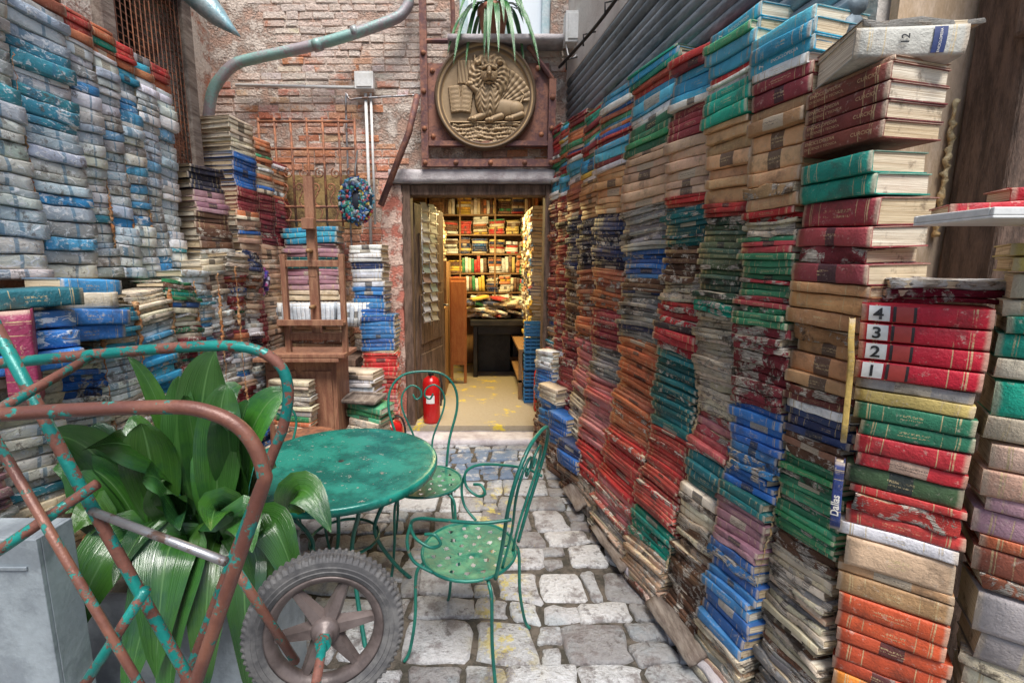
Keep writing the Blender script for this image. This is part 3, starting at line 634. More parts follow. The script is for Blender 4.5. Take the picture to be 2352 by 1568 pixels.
# ------------------------------------------------------------------ shop room
room=empty('shop_room',(0,4.62,.1),'yellow-lit bookshop room seen through the doorway','room')
RO=(0,4.62,.1)
m=MB(); m.box((-1.6,4.24,-.05),(1.5,7.6,.1)); m.build('floor',[M_floor],parent=room,org=RO)
Mw=gm('yellow_ochre_wall',(.5,.38,.17),(.6,.48,.24),5,.4,.6,.85,.3,.004)
m=MB(); m.box((-1.6,7.4,.1),(1.5,7.6,2.9)); m.box((-1.7,4.622,.1),(-1.6,7.4,2.9)); m.box((.95,4.622,.1),(1.1,7.4,2.9)); m.build('walls',[Mw],parent=room,org=RO)
m=MB(); m.box((-1.6,4.622,2.75),(.95,7.4,2.88)); 
for k in range(5): m.box((-1.6,4.9+k*.55,2.62),(.95,5.02+k*.55,2.748))
m.build('ceiling',[M_oak],parent=room,org=RO)
sh=MB()
for lv in range(7): sh.box((-.76,6.93,.955+lv*.285),(.8,7.22,.975+lv*.285))
for xx in (-.78,-.28,.24,.8): sh.box((xx-.012,6.92,.12),(xx+.012,7.24,2.68))
sh.box((-.79,7.222,.12),(.81,7.24,2.68))
o=sh.build('bookshelf',[M_oak],org=(0,7.1,.1)); tag(o,'tall wooden bookshelf crammed with books','bookshelf')
m=MB(); m.box((.46,5.15,.66),(.9,6.7,.69)); m.box((.46,5.15,.3),(.9,6.7,.33)); m.box((.46,5.15,.1),(.5,5.2,.66)); m.box((.46,6.6,.1),(.5,6.7,.66)); m.box((.82,5.15,.692),(.9,6.7,2.3))
o=m.build('side_shelf',[M_oak],org=(.6,5.9,.1)); tag(o,'low wooden side shelf inside the shop','shelf')
m=MB(); m.box((-.78,5.35,.1),(-.4,6.5,1.15)); m.box((-.78,5.65,1.15),(-.4,6.5,1.7))
o=m.build('side_bookcase',[M_oak],org=(-.6,5.9,.1)); tag(o,'wooden bookcase side inside the shop','bookcase')
m=MB(); m.box((-.38,5.9,.35),(-.16,5.95,1.50)); m.box((-.365,5.885,.4),(-.175,5.9,1.45)); m.box((-.378,5.91,.1),(-.34,5.95,.35)); m.box((-.20,5.91,.1),(-.162,5.95,.35))
o=m.build('display_board',[M_orange],org=(-.3,5.92,.1),bevel=.006); tag(o,'orange wooden display board standing in the shop','board')
m=MB(); m.box((-.12,6.15,.84),(.7,6.8,.92)); m.box((-.08,6.25,.1),(-.02,6.75,.84)); m.box((.6,6.25,.1),(.66,6.75,.84)); m.box((-.02,6.6,.1),(.6,6.64,.84)); m.box((-.02,6.3,.70),(.6,6.33,.84))
o=m.build('desk',[M_blk],org=(.3,6.5,.1),bevel=.008); tag(o,'black desk heaped with books','desk')
Mcr=gm('blue_crate_plastic',(.03,.16,.4),(.04,.2,.45),6)
for k in range(5):
    m=MB(); z=.1+.19*k; x0,x1,y0,y1=.51,.77,5.0,5.14
    for i in range(4):
        zz=z+.012+i*.042
        m.box((x0,y0,zz),(x1,y0+.012,zz+.022)); m.box((x0,y0+.014,zz),(x0+.012,y1,zz+.022)); m.box((x1-.012,y0+.014,zz),(x1,y1,zz+.022)); m.box((x0+.014,y1-.012,zz),(x1-.014,y1,zz+.022))
    for i in range(5): m.box((x0+i*.062,y0-.003,z+.004),(x0+.01+i*.062,y0-.0005,z+.175))
    m.box((x0+.002,y0+.002,z+.002),(x1-.002,y1-.002,z+.010))
    o=m.build('plastic_crate',[Mcr],org=(.6,5.1,z)); tag(o,'blue slatted plastic crate beside the doorway','crate',group='crates stacked in the shop')
lp=MB(); lp.tube([(-.5,5.6,2.56),(.5,5.6,2.56)],.018,10,0); lp.box((-.56,5.57,2.58),(.56,5.63,2.615),1)
o=lp.build('tube_lamp',[M_lamp,M_white],org=(0,5.6,2.6)); tag(o,'lit warm tube lamp under the shop ceiling','lamp')
def area(name,loc,sx,sy,e,c):
    l=bpy.data.lights.new(name,'AREA'); l.shape='RECTANGLE'; l.size=sx; l.size_y=sy; l.energy=e; l.color=c
    o=bpy.data.objects.new(name,l); o.location=loc; C.objects.link(o); return o
area('shop_lamp_light',(0,5.8,2.53),.6,.2,70,(1,.77,.34))
leaf=empty('open_door',(-.61,4.43,.1),'open wooden door leaf carrying a postcard rack','door',rotz=rad(75))
m=MB(); m.box((0,0,.01),(.82,.04,2.12)); 
for zz in (.15,.75,1.35): m.box((.09,-.012,zz),(.73,-.0005,zz+.5))
m.build('leaf',[M_wood2],parent=leaf,bevel=.005)
m=MB(); m.tube([(.8,.0,1.1),(.8,-.05,1.1),(.74,-.05,1.1)],.012); m.build('handle',[M_steel],parent=leaf)
rk=empty('postcard_rack',(-.565,4.40,1.05),'wire rack of postcards hung inside the doorway','card rack',rotz=rad(66))
m=MB()
for x in (.0,.14,.28): m.tube([(x,-.03,0),(x,-.03,1.15)],.004,6)
for k in range(12): m.tube([(-.02,-.045,.04+k*.095),(.3,-.045,.04+k*.095)],.003,6)
m.build('wire_frame',[M_steel],parent=rk)
for k in range(24):
    m=MB(); x=.0+(k%2)*.15; z=.045+(k//2)*.095
    M=Matrix.Translation((x,-.045,z))@Matrix.Rotation(rad(-24),4,'X')@Matrix.Rotation(R.uniform(-.12,.12),4,'Y')
    m.box((.005,-.004,0),(.125,-.002,.085),0,R.choice([(.3,.28,.24),(.16,.2,.16),(.26,.22,.15),(.2,.22,.25),(.34,.33,.32),(.2,.12,.09)]),M)
    m.build('postcard',[M_attr],parent=rk)
# ------------------------------------------------------------------ medallion & panel
pn=empty('steel_panel',(.03,4.25,2.48),'rusted steel panel bolted above the doorway','panel')
PO=(.03,4.25,2.48)
m=MB(); m.box((-.47,4.22,2.66),(.60,4.235,3.34)); m.build('back_plate',[M_rust],parent=pn,org=PO)
m=MB(); m.box((-.50,4.17,2.488),(.66,4.215,2.55)); m.box((-.50,4.17,2.552),(-.44,4.215,3.86)); m.box((.60,4.17,2.552),(.66,4.215,3.2))
m.box((-.438,4.17,2.66),(.598,4.215,2.70)); m.tube([(.63,4.19,3.2),(.42,4.19,3.46)],.022,6); m.tube([(-.44,4.19,3.5),(-.25,4.19,3.5)],.02,6)
m.tube(cr([(-.46,4.19,3.85),(-.36,4.19,3.86),(-.25,4.19,3.84),(-.22,4.19,3.78),(-.22,4.19,3.5)],5),.022,6)
m.build('frame',[M_rust],parent=pn,org=PO,bevel=.004)
for (x,z) in ((-.47,2.52),(-.2,2.52),(.1,2.52),(.4,2.52),(.63,2.52),(-.47,2.8),(-.47,3.1),(-.47,3.4),(.63,2.8),(.63,3.05),(-.4,2.75),(.54,2.75),(-.4,3.28),(.5,3.28)):
    m=MB(); m.lathe([(0,.02),(.016,.018),(.022,.008),(.023,0)],10,Matrix.Translation((x,4.172 if abs(x)>.43 or z<2.6 else 4.222,z))@Matrix.Rotation(math.pi/2,4,'X'))
    m.build('bolt',[M_iron],parent=pn,org=PO)
def dome(x,y,cx,cy,rx,ry,H,a=0,p=.5):
    dx,dy=x-cx,y-cy; ca,sa=math.cos(a),math.sin(a); u=(dx*ca+dy*sa)/rx; v=(-dx*sa+dy*ca)/ry; q=u*u+v*v
    return H*(1-q)**p if q<1 else 0
def capsule(x,y,ax,ay,bx,by,r,H):
    dx,dy=bx-ax,by-ay; t=max(0,min(1,((x-ax)*dx+(y-ay)*dy)/(dx*dx+dy*dy))); d=math.hypot(x-ax-t*dx,y-ay-t*dy)
    return H*math.sqrt(1-(d/r)**2) if d<r else 0
def lion(x,y):
    h=0.
    if x>.3 and y>-.1:
        an=math.atan2(y+.35,x-.1); d=math.hypot(x-.1,y+.35)
        if .25<an<1.25 and d<1.02: h=max(h,.05+.022*abs(math.sin(an*26))+.008*math.sin(d*40))
    if -.62<x<-.2 and .28<y<.75: h=max(h,.03+.014*abs(math.sin((x+y*.15)*40)))
    h=max(h,capsule(x,y,-.24,.3,-.24,.84,.032,.09))
    h=max(h,dome(x,y,.40,-.24,.46,.19,.13,-.06,.35)); h=max(h,dome(x,y,.68,-.26,.2,.17,.145,0,.4))
    h=max(h,capsule(x,y,.80,-.14,.88,.02,.03,.09)); h=max(h,capsule(x,y,.88,.02,.8,.1,.03,.09))
    d=dome(x,y,.06,-.02,.30,.46,.21,0,.4)
    if d: h=max(h,d+.013*math.sin(y*48+math.cos(x*30)*2.6)*math.cos(x*22+.6))
    for (px,py) in ((-.22,-.47),(.16,-.49),(.62,-.46)):
        h=max(h,capsule(x,y,px+.2,py+.07,px,py,.085,.14))
        d=dome(x,y,px-.05,py-.02,.14,.075,.175)
        if d: h=max(h,d-.018*abs(math.sin((x-px)*42)))
    h=max(h,capsule(x,y,-.1,.05,-.32,.2,.08,.16)); d=dome(x,y,-.34,.24,.12,.085,.2)
    if d: h=max(h,d-.02*abs(math.sin(x*42)))
    for (cx,a) in ((-.68,.12),(-.43,-.12)):
        dx,dy=x-cx,y+.06; u=dx*math.cos(a)+dy*math.sin(a); v=-dx*math.sin(a)+dy*math.cos(a)
        if abs(u)<.125 and abs(v)<.27: h=max(h,.085+.02*math.cos(u*14)+(.004 if math.sin(v*62)>0 and abs(u)<.09 else 0))
    dx,dy=x-.08,y-.40; d=math.hypot(dx,dy*.92); an=math.atan2(dy,dx)
    if d<.46: h=max(h,.21*math.sqrt(max(0,1-(d/.50)**2))+.014*math.sin(an*19+2*math.sin(d*16))*min(1,d*4)+.008*math.sin(d*55+math.sin(an*9)*1.5))
    h=max(h,dome(x,y,.08,.42,.235,.27,.30,0,.4))
    h+=dome(x,y,.08,.30,.125,.11,.095,0,.6)+dome(x,y,.08,.46,.055,.19,.055)
    h+=dome(x,y,-.02,.545,.095,.04,.055,.25)+dome(x,y,.18,.545,.095,.04,.055,-.25)
    h-=dome(x,y,-.015,.475,.058,.032,.10)+dome(x,y,.175,.475,.058,.032,.10)
    h+=dome(x,y,-.015,.475,.028,.02,.06)+dome(x,y,.175,.475,.028,.02,.06)
    h-=dome(x,y,.08,.245,.10,.016,.08)
    h+=dome(x,y,.08,.355,.065,.038,.055)-dome(x,y,.045,.35,.018,.012,.05)-dome(x,y,.115,.35,.018,.012,.05)
    h+=dome(x,y,-.16,.66,.07,.07,.10)+dome(x,y,.32,.66,.07,.07,.10)
    if y<-.54:
        h=max(h,.05+.03*noise.noise(V((x*9,y*14,0)))+.012*math.sin(y*70+math.sin(x*9)*1.5)+.02*noise.noise(V((x*24,y*24,2))))
    h=max(h,capsule(x,y,-.78,-.55,.78,-.56,.028,.09))
    return h
md=empty('lion_medallion',(.055,4.2,3.06),'round carved relief of a winged lion with book','medallion')
m=MB(); n=240;rM=.43;vs=[];ix={}
for i in range(n+1):
    for j in range(n+1):
        x=-1+2*i/n;y=-1+2*j/n
        if x*x+y*y<.79: ix[(i,j)]=len(vs); vs.append((x*rM,-.01-lion(x/.88,y/.88)*.34,y*rM))
fs=[(ix[i,j],ix[i+1,j],ix[i+1,j+1],ix[i,j+1]) for i in range(n) for j in range(n) if all(k in ix for k in ((i,j),(i+1,j),(i+1,j+1),(i,j+1)))]
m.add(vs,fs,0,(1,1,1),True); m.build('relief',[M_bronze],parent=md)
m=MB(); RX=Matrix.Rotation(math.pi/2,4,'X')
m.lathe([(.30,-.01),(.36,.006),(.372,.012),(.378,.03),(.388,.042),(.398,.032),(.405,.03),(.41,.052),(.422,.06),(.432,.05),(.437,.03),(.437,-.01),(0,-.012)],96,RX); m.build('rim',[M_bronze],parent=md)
# ------------------------------------------------------------------ pipes, conduits
m=MB(); m.tube(cr([(-.58,4.16,5.3),(-.58,4.16,4.2),(-.575,4.16,3.85),(-.61,4.15,3.72),(-.75,4.13,3.62),(-1.27,4.1,3.45),(-1.85,4.08,3.32),(-2.0,4.06,3.27),(-2.1,4.04,3.18),(-2.2,4.02,3.02),(-2.26,4.0,2.7)],8),.043,16)
for p,q in (((-.58,4.16,4.05),(-.58,4.16,3.98)),((-1.3,4.1,3.44),(-1.37,4.1,3.42)),((-1.0,4.115,3.54),(-1.05,4.112,3.525))): m.tube([p,q],.049,16)
o=m.build('drain_pipe',[M_pipe],org=(-1.3,4.1,3)); tag(o,'bent oxidised drain pipe crossing the brick wall','drain pipe')
m=MB(); m.tube([(-2.05,3.0,3.55),(-1.75,3.0,3.27),(-1.62,3.0,3.15),(-1.56,3.0,3.09),(-1.50,3.0,3.035),(-1.44,3.0,2.985)],[.075,.075,.07,.055,.028,.004],16)
m.tube([(-1.76,3.0,3.28),(-1.74,3.0,3.262)],.08,16)
o=m.build('gutter_pipe',[M_gut],org=(-1.9,3,3.5)); tag(o,'pale blue metal gutter spout with pointed end','gutter')
def pipe(pts,r,mat,name,label):
    m=MB(); m.tube(pts,r,8); o=m.build(name,[mat],org=pts[0]); return tag(o,label,'conduit',group='conduits on the brick wall')
pipe([(-2.1,4.23,3.17),(-1.05,4.23,3.15)],.014,M_white,'conduit','white conduit running to the junction box')
pipe([(-.98,4.22,3.1),(-.98,4.22,1.7)],.014,M_white,'conduit','white vertical conduit below the junction box')
pipe([(-.935,4.22,3.1),(-.935,4.22,2.0)],.011,M_white,'conduit','white vertical conduit below the junction box')
pipe(cr([(-.5,4.2,3.08),(-.9,4.2,3.06),(-1.1,4.2,3.04),(-1.15,4.2,2.96),(-1.15,4.2,1.5)],5),.009,M_steel,'conduit','thin grey conduit bending down the wall')
pipe([(-.52,4.12,3.05),(-.60,4.12,2.75),(-.86,4.12,2.15)],.028,M_rust,'iron_strut','rusted iron strut leaning beside the panel')
m=MB(); m.box((-1.06,4.17,3.12),(-.9,4.25,3.26)); m.box((-1.045,4.162,3.135),(-.915,4.169,3.245)); o=m.build('junction_box',[M_white],org=(-.98,4.2,3.19),bevel=.008); tag(o,'white junction box on the brick wall','junction box')
m=MB(); m.box((.70,4.02,3.42),(.83,4.14,3.65)); m.box((.72,4.01,3.44),(.81,4.019,3.63)); m.box((.73,4.14,3.5),(.80,4.29,3.6)); m.tube(cr([(.78,4.08,3.43),(.80,4.05,3.34),(.74,4.03,3.3),(.71,4.06,3.43)],6),.006,6); o=m.build('alarm_box',[M_white],org=(.78,4.1,3.5),bevel=.01); tag(o,'white wall box beside the upper window','wall box')
g=MB(); X0,X1,Z0,Z1=-1.88,-1.06,2.02,2.84; yy=4.12
for z in (Z0,Z0+.12,2.62,Z1): g.tube([(X0,yy,z),(X1,yy,z)],.012,6)
for k in range(7):
    x=X0+(X1-X0)*k/6; g.tube([(x,yy,Z0-.05),(x,yy,Z1+.03)],.011,6)
    if k<6:
        cx=x+(X1-X0)/12
        g.tube(spiral((cx-.025,yy,2.3),(1,0,0),(0,0,1),.045,.008,-1.2,1.3),.006,5); g.tube(spiral((cx+.025,yy,2.42),(-1,0,0),(0,0,1),.045,.008,1.2,-1.3),.006,5)
        g.tube(cr([(cx,yy,2.02),(cx+.03,yy,2.1),(cx-.03,yy,2.18),(cx,yy,2.26)],4),.006,5)
o=g.build('window_grille',[M_iron],org=(-1.5,4.12,2.02)); tag(o,'rusty scrolled iron grille over a niche','grille')
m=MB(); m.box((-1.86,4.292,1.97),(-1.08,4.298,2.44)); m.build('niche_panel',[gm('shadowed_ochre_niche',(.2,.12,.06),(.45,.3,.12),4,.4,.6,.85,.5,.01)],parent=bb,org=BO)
m=MB(); 
HC=[(.02,.2,.18),(.4,.28,.05),(.3,.03,.04),(.03,.1,.32),(.02,.04,.12),(.03,.18,.1),(.02,.14,.26),(.3,.32,.32),(.02,.02,.03),(.02,.1,.14)]
oc=V((-1.04,4.0,2.17))
ring=[oc+V((math.cos(t*.2618)*.09,0,math.sin(t*.2618)*.135)) for t in range(24)]
m.tube(ring,.05,12,0,(.012,.03,.05),closed=True)
m.lathe([(0,.11),(.06,.09),(.08,.0),(.06,-.09),(0,-.11)],14,Matrix.Translation(oc)@Matrix.Scale(.35,4,V((0,1,0))),0,(.01,.015,.03))
for k in range(300):
    a=R.uniform(0,6.28); c0=oc+V((math.cos(a)*.09,0,math.sin(a)*.135)); 
    ph=R.uniform(0,6.28); c=c0+V((math.cos(a)*math.cos(ph)*.052,-abs(math.sin(ph))*.052,math.sin(a)*math.cos(ph)*.052)); s=R.uniform(.013,.02)
    M=Matrix.Translation(c)@Matrix.Rotation(R.uniform(0,3),4,'Y')@Matrix.Rotation(R.uniform(-.5,.5),4,'X')
    m.add([M@V(p) for p in ((s,0,0),(0,0,s*1.5),(-s,0,0),(0,0,-s*1.5),(0,-s*.3,0),(0,s*.3,0))],[(0,1,4),(1,2,4),(2,3,4),(3,0,4),(1,0,5),(2,1,5),(3,2,5),(0,3,5)],0,R.choice(HC))
m.tube([(-1.04,4.0,2.32),(-1.04,4.0,2.42),(-1.04,4.1,2.6)],.008,5,0,(.1,.1,.1))
o=m.build('harlequin_ornament',[M_attr],org=(-1.04,4.0,2.3)); tag(o,'hanging harlequin ring of blue green lozenges','ornament')
m=MB()
m.lathe([(0,.13),(.05,.12),(.09,.085),(.11,.03),(.11,-.03),(.09,-.085),(.05,-.12),(0,-.13)],20,Matrix.Translation((-1.72,3.5,1.52)),0,(.04,.03,.12),mod=lambda i,k:.01*math.sin(k*1.9+i))
for k in range(40):
    a=R.uniform(0,6.28);t=R.uniform(-.9,.9);r=.118*math.sqrt(1-t*t); c=V((-1.72+r*math.cos(a),3.5-abs(r*math.sin(a)),1.52+t*.13)); m.box(c-V((.012,.008,.012)),c+V((.012,.008,.012)),0,R.choice([(.2,.1,.45),(.6,.55,.7),(.05,.1,.4),(.5,.1,.3)]))
o=m.build('hanging_mask_ball',[M_attr],org=(-1.72,3.5,1.5)); tag(o,'dark purple beaded ball hung by the books','ornament')
wp=empty('window_plant',(.12,4.22,3.515),'potted succulent with drooping strap leaves on sill','plant')
m=MB(); m.lathe([(0,0),(.09,0),(.12,.2),(.135,.2),(.135,.24),(.115,.24),(.11,.2),(0,.2)],24); m.build('pot',[gm('terracotta',(.4,.15,.09),(.5,.23,.15),8)],parent=wp)
def leafmesh(m,base,ctrl,tip,W,face,col,pet=.28,n=18,fold=.25,wav=0):
    base,ctrl,tip=V(base),V(ctrl),V(tip); vs=[];uv=[];K=6
    ph=R.uniform(0,6)
    for i in range(n+1):
        t=i/n; p=base*(1-t)**2+ctrl*2*t*(1-t)+tip*t*t; tg=(ctrl-base)*(1-t)+(tip-ctrl)*t; tg.normalize()
        s=tg.cross(V(face)); 
        if s.length<.05: s=tg.orthogonal()
        s.normalize(); nn=s.cross(tg)
        if t<pet: w=W*.07
        else:
            q=(t-pet)/(1-pet); w=W*(.07+.93*(math.sin(math.pi*min(1,q**.8))**.85))*(1 if q<.98 else .3)
            if q>=1: w=W*.01
        for k in range(K+1):
            a=(k/K-.5)
            vs.append(p+s*a*w+nn*(abs(a)*w*fold)+nn*wav*w*math.sin(t*9+ph+a*2)*a)
            uv.append((k/K,t))
    fs=[(i*(K+1)+k,i*(K+1)+k+1,(i+1)*(K+1)+k+1,(i+1)*(K+1)+k) for i in range(n) for k in range(K)]
    m.add(vs,fs,0,col,True,uv)
for k in range(34):
    a=k*2.4; r=R.uniform(.22,.42); dx,dy=math.cos(a),math.sin(a)*.5-.3
    m=MB(); leafmesh(m,(0,0,.2),(dx*r*.7,dy*r*.6,.2+R.uniform(.15,.3)),(dx*r,dy*r,R.uniform(-.3,.2)),.05,(0,-.4,1),(1.4,1.9,1.9),.05,12)
    m.build('leaf',[M_leaf],parent=wp)
# ------------------------------------------------------------------ right side walls
rwall=empty('side_wall',(1.1,2.7,0),'plastered masonry wall behind the stacked books','wall'); RWO=(1.1,2.7,0)
m=MB(); a,b=1.52,4.29
m.add([(WX(a)+.23,a,0),(WX(b)+.21,b,0),(WX(b)+.7,b,0),(WX(a)+.7,a,0),(WX(a)+.23,a,2.5),(WX(b)+.21,b,2.5),(WX(b)+.7,b,2.5),(WX(a)+.7,a,2.5)],[(0,4,5,1),(1,5,6,2),(2,6,7,3),(3,7,4,0),(4,7,6,5)])
m.build('lower_wall',[M_plaster],parent=rwall,org=RWO)
m=MB(); 
m.add([(WX(a)+.12,a,3.22),(WX(b)+.12,b,3.22),(WX(b)+.7,b,3.22),(WX(a)+.7,a,3.22),(WX(a)+.12,a,5),(WX(b)+.12,b,5),(WX(b)+.7,b,5),(WX(a)+.7,a,5)],[(0,4,5,1),(1,5,6,2),(2,6,7,3),(3,7,4,0),(4,7,6,5),(0,1,2,3)])
m.build('upper_wall',[M_plaster],parent=rwall,org=RWO)
m=MB(); z=2.2
while z<3.24:
    o1=R.uniform(-.006,.006); m.tube(cr([(WX(1.5)+.15+o1,1.5,z),(WX(2.3)+.15,2.3,z+R.uniform(-.01,.01)),(WX(3.2)+.15-o1,3.2,z+R.uniform(-.008,.008)),(WX(4.27)+.15,4.27,z)],4),.034,10); z+=.062
o=m.build('ribbed_cladding',[M_clad],org=(1,2.8,2.2)); tag(o,'blue grey ribbed cladding above the books','cladding')
m=MB(); m.tube(cr([(WX(1.7)+.02,1.7,3.18),(WX(2.6)+.04,2.6,3.22),(WX(3.4)+.05,3.4,3.24),(WX(4.2)+.03,4.2,3.3)],6),.012,8)
for y in (2,2.4,2.8,3.2,3.6,4.0): m.tube([(WX(y)+.03,y,3.2),(WX(y)+.03,y+.01,3.28),(WX(y)+.12,y+.01,3.3)],.006,6)
o=m.build('cable',[M_blk],org=(.8,3,3.2)); tag(o,'black cable clipped along the ribbed cladding','cable')
yy=1.3
while yy<3.9:
    l=R.uniform(.14,.36); x=WX(yy+l/2)-.07+R.uniform(-.03,.02)
    mt=R.choice([M_stone,M_stone,M_wood3,M_pink]); hh=R.uniform(.03,.08)
    M=Matrix.Translation((x+.1,yy+l/2,0))@Matrix.Rotation(.12+R.uniform(-.12,.1),4,'Z')@Matrix.Rotation(R.uniform(-.06,.06),4,'X')
    o=rough_box((-.13,-l/2,-.02),(.12,l/2-.015,hh),mt,'plinth_stone' if mt is not M_wood3 else 'broken_plank',None,(x+.1,yy+l/2,0),.022,(6,8,4),M); tag(o,'broken stone plinth block under the books' if mt is not M_wood3 else 'broken grey plank under the books','stone block' if mt is not M_wood3 else 'plank',group='debris along the book wall foot'); yy+=l
for (x,y,l,rz) in ((.74,2.35,.4,.14),(.65,2.9,.3,.1),(.84,1.75,.35,.14)):
    M=Matrix.Translation((x,y,.07))@Matrix.Rotation(rz,4,'Z')@Matrix.Rotation(-.5,4,'Y')
    o=rough_box((-.04,-l/2,-.008),(.05,l/2,.012),M_wood3,'broken_plank',None,(x,y,0),.008,(3,10,2),M); tag(o,'thin rotten plank leaning on the books','plank',group='debris along the book wall foot')
m=MB(); m.box((1.235,1.475,0),(1.9,1.505,2.9)); o=m.build('plywood_panel',[gm('beige_plywood',(.5,.36,.23),(.6,.46,.33),4,.4,.6,.7,.3,.003,stretch=(4,1,1))],org=(1.5,1.48,0)); tag(o,'beige plywood panel behind the corner pile','panel')
m=MB(); m.box((1.45,1.30,0),(1.65,1.46,3.0)); m.box((1.41,1.27,2.2),(1.449,1.32,3)); o=m.build('timber_post',[M_wood2],org=(1.52,1.36,0),bevel=.012); tag(o,'dark weathered timber post','post')
m=MB(); pts=[];rr=[];z=1.7
while z<2.1: pts.append((1.43+R.uniform(-.006,.006),1.46,z)); rr.append(R.uniform(.004,.011)); z+=.010
m.tube(pts,rr,8); o=m.build('foam_seam',[M_foam],org=(1.4,1.44,1.7)); tag(o,'lumpy yellow foam beside the timber post','foam',group='foam seams between book piles')
m=MB(); m.box((1.02,.93,1.700),(1.6,1.10,1.706)); 
for a_,b_ in (((1.02,.93,1.7062),(1.6,.938,1.722)),((1.02,1.092,1.7062),(1.6,1.10,1.722)),((1.02,.9385,1.7062),(1.028,1.0915,1.722)),((1.592,.9385,1.7062),(1.6,1.0915,1.722))): m.box(a_,b_)
m.box((1.36,1.0,1.60),(1.56,1.08,1.699))
o=m.build('plastic_tray',[M_white],org=(1.3,1.0,1.7),bevel=.002); tag(o,'pale plastic tray lying over the near pile','tray')
# ------------------------------------------------------------------ left side wall
lw=empty('plastered_building',(-2.1,2.4,0),'plastered brick building side with grated window','building'); LWO=(-2.1,2.4,0)
m=MB()
for (y0,y1,z0,z1) in ((.6,2.62,0,5),(2.62,3.3,0,1.9),(2.62,3.3,3.35,5)): m.box((-2.4,y0,z0),(-1.98,y1,z1))
m.box((-2.7,3.3,0),(-1.98,3.42,5)); m.box((-2.7,3.42,0),(-2.34,4.298,5))
m.build('wall',[M_sidew],parent=lw,org=LWO)
w2=MB(); w2.box((-2.0,2.56,1.84),(-1.93,2.66,3.4)); w2.box((-2.0,3.26,1.84),(-1.93,3.36,3.4)); w2.box((-2.0,2.40,3.402),(-1.9,3.7,3.54)); w=w2.build('window',[M_wood3],parent=lw,org=LWO,bevel=.008)
m=MB(); m.box((-2.3,2.62,1.9),(-2.28,3.3,3.35)); m.build('dark_glass',[M_blk],parent=w,org=LWO)
m=MB()
for k in range(16): m.tube([(-1.96,2.66+k*.04,1.9),(-1.96,2.66+k*.04,3.38)],.0035,5)
for k in range(36): m.tube([(-1.965,2.66,1.92+k*.04),(-1.965,3.26,1.92+k*.04)],.003,5)
m.build('wire_mesh',[M_iron],parent=w,org=LWO)
m=MB(); m.box((-1.97,.9,1.40),(-1.55,2.6,1.44)); o=m.build('ledge_board',[M_wood2],org=(-1.7,1.7,1.4)); tag(o,'timber ledge carrying the upper books','ledge')
m=MB(); X0,X1,Y0=-1.46,-1.08,1.02
m.box((X0,Y0,0),(X1,Y0+.012,.95)); m.box((X1-.012,Y0+.0125,0),(X1,Y0+.1,.95)); m.box((X0,Y0+.0125,.938),(X1-.0125,Y0+.1,.95)); m.box((X0+.02,Y0-.006,.06),(X1-.03,Y0-.0005,.07)); m.box((X0+.02,Y0-.006,.87),(X1-.03,Y0-.0005,.88))
o=m.build('sheet_metal_panel',[M_zinc],org=(-1.27,Y0,0),bevel=.002); tag(o,'pale grey folded sheet metal panel by the planter','metal panel')
# ------------------------------------------------------------------ easel, cabinet, bench
m=MB(); m.box((-1.50,3.12,0),(-1.0,3.42,.98)); m.box((-1.52,2.99,.982),(-.94,3.46,1.01)); m.box((-1.48,3.105,.1),(-1.28,3.119,.9)); m.box((-1.24,3.105,.1),(-1.03,3.119,.9))
M_=m.build('wooden_cabinet',[M_wood],org=(-1.3,3.2,0),bevel=.006); tag(M_,'low brown wooden cabinet under the easel','cabinet')
es=empty('easel',(-1.12,3.12,1.02),'brown wooden studio easel standing on the cabinet','easel')
EO=(-1.12,3.12,1.02)
m=MB(); m.box((-1.15,3.10,1.10),(-1.09,3.14,2.2)); m.box((-1.145,3.098,1.55),(-1.095,3.0995,2.17)); m.build('mast',[M_wood],parent=es,org=EO,bevel=.004)
m=MB()
for x in (-1.33,-.94): m.box((x,3.08,1.022),(x+.035,3.12,1.70))
m.box((-1.294,3.085,1.615),(-.941,3.115,1.66)); m.box((-1.294,3.085,1.12),(-.941,3.115,1.17)); m.box((-1.35,2.99,1.012),(-.90,3.075,1.04)); m.build('side_posts',[M_wood],parent=es,org=EO,bevel=.004)
m=MB(); m.box((-1.34,3.01,1.23),(-.90,3.078,1.252)); m.box((-1.34,2.995,1.23),(-.90,3.011,1.27)); m.build('canvas_tray',[M_wood],parent=es,org=EO,bevel=.003)
m=MB(); m.box((-1.16,3.05,1.86),(-1.08,3.098,1.93)); m.build('top_clamp',[M_wood],parent=es,org=EO,bevel=.003)
for zk in (1.72,1.35):
    m=MB(); m.tube([(-1.12,3.1,zk),(-1.12,3.03,zk)],.014,8); m.build('clamp_knob',[M_oak],parent=es,org=EO)
m=MB(); m.box((-1.55,3.75,.0),(-.68,4.15,.03)); m.box((-1.95,3.75,.79),(-1.04,4.2,.85))
for x in (-1.9,-1.1): m.box((x,3.78,0.0 if x<-1.5 else .031),(x+.05,3.83,.789))
o=m.build('low_bench',[M_wood2],org=(-1.4,3.9,0),bevel=.005); tag(o,'dark low bench carrying book piles','bench')
stl=empty('small_stool',(-1.08,2.78,0),'small rusty stool with round seat','stool')
m=MB(); m.lathe([(0,.56),(.15,.56),(.165,.55),(.165,.535),(.15,.53),(0,.53)],28); m.build('seat',[M_iron],parent=stl)
for k in range(4):
    a=k*1.571+.78; m=MB(); m.tube([(math.cos(a)*.12,math.sin(a)*.12,.53),(math.cos(a)*.16,math.sin(a)*.16,0)],.011,8); m.build('leg',[M_iron],parent=stl)
m=MB(); M=Matrix.Translation((-.86,3.28,.64))@Matrix.Rotation(rad(-12),4,'Z')@Matrix.Rotation(rad(2),4,'X')@Matrix.Scale(.8,4)
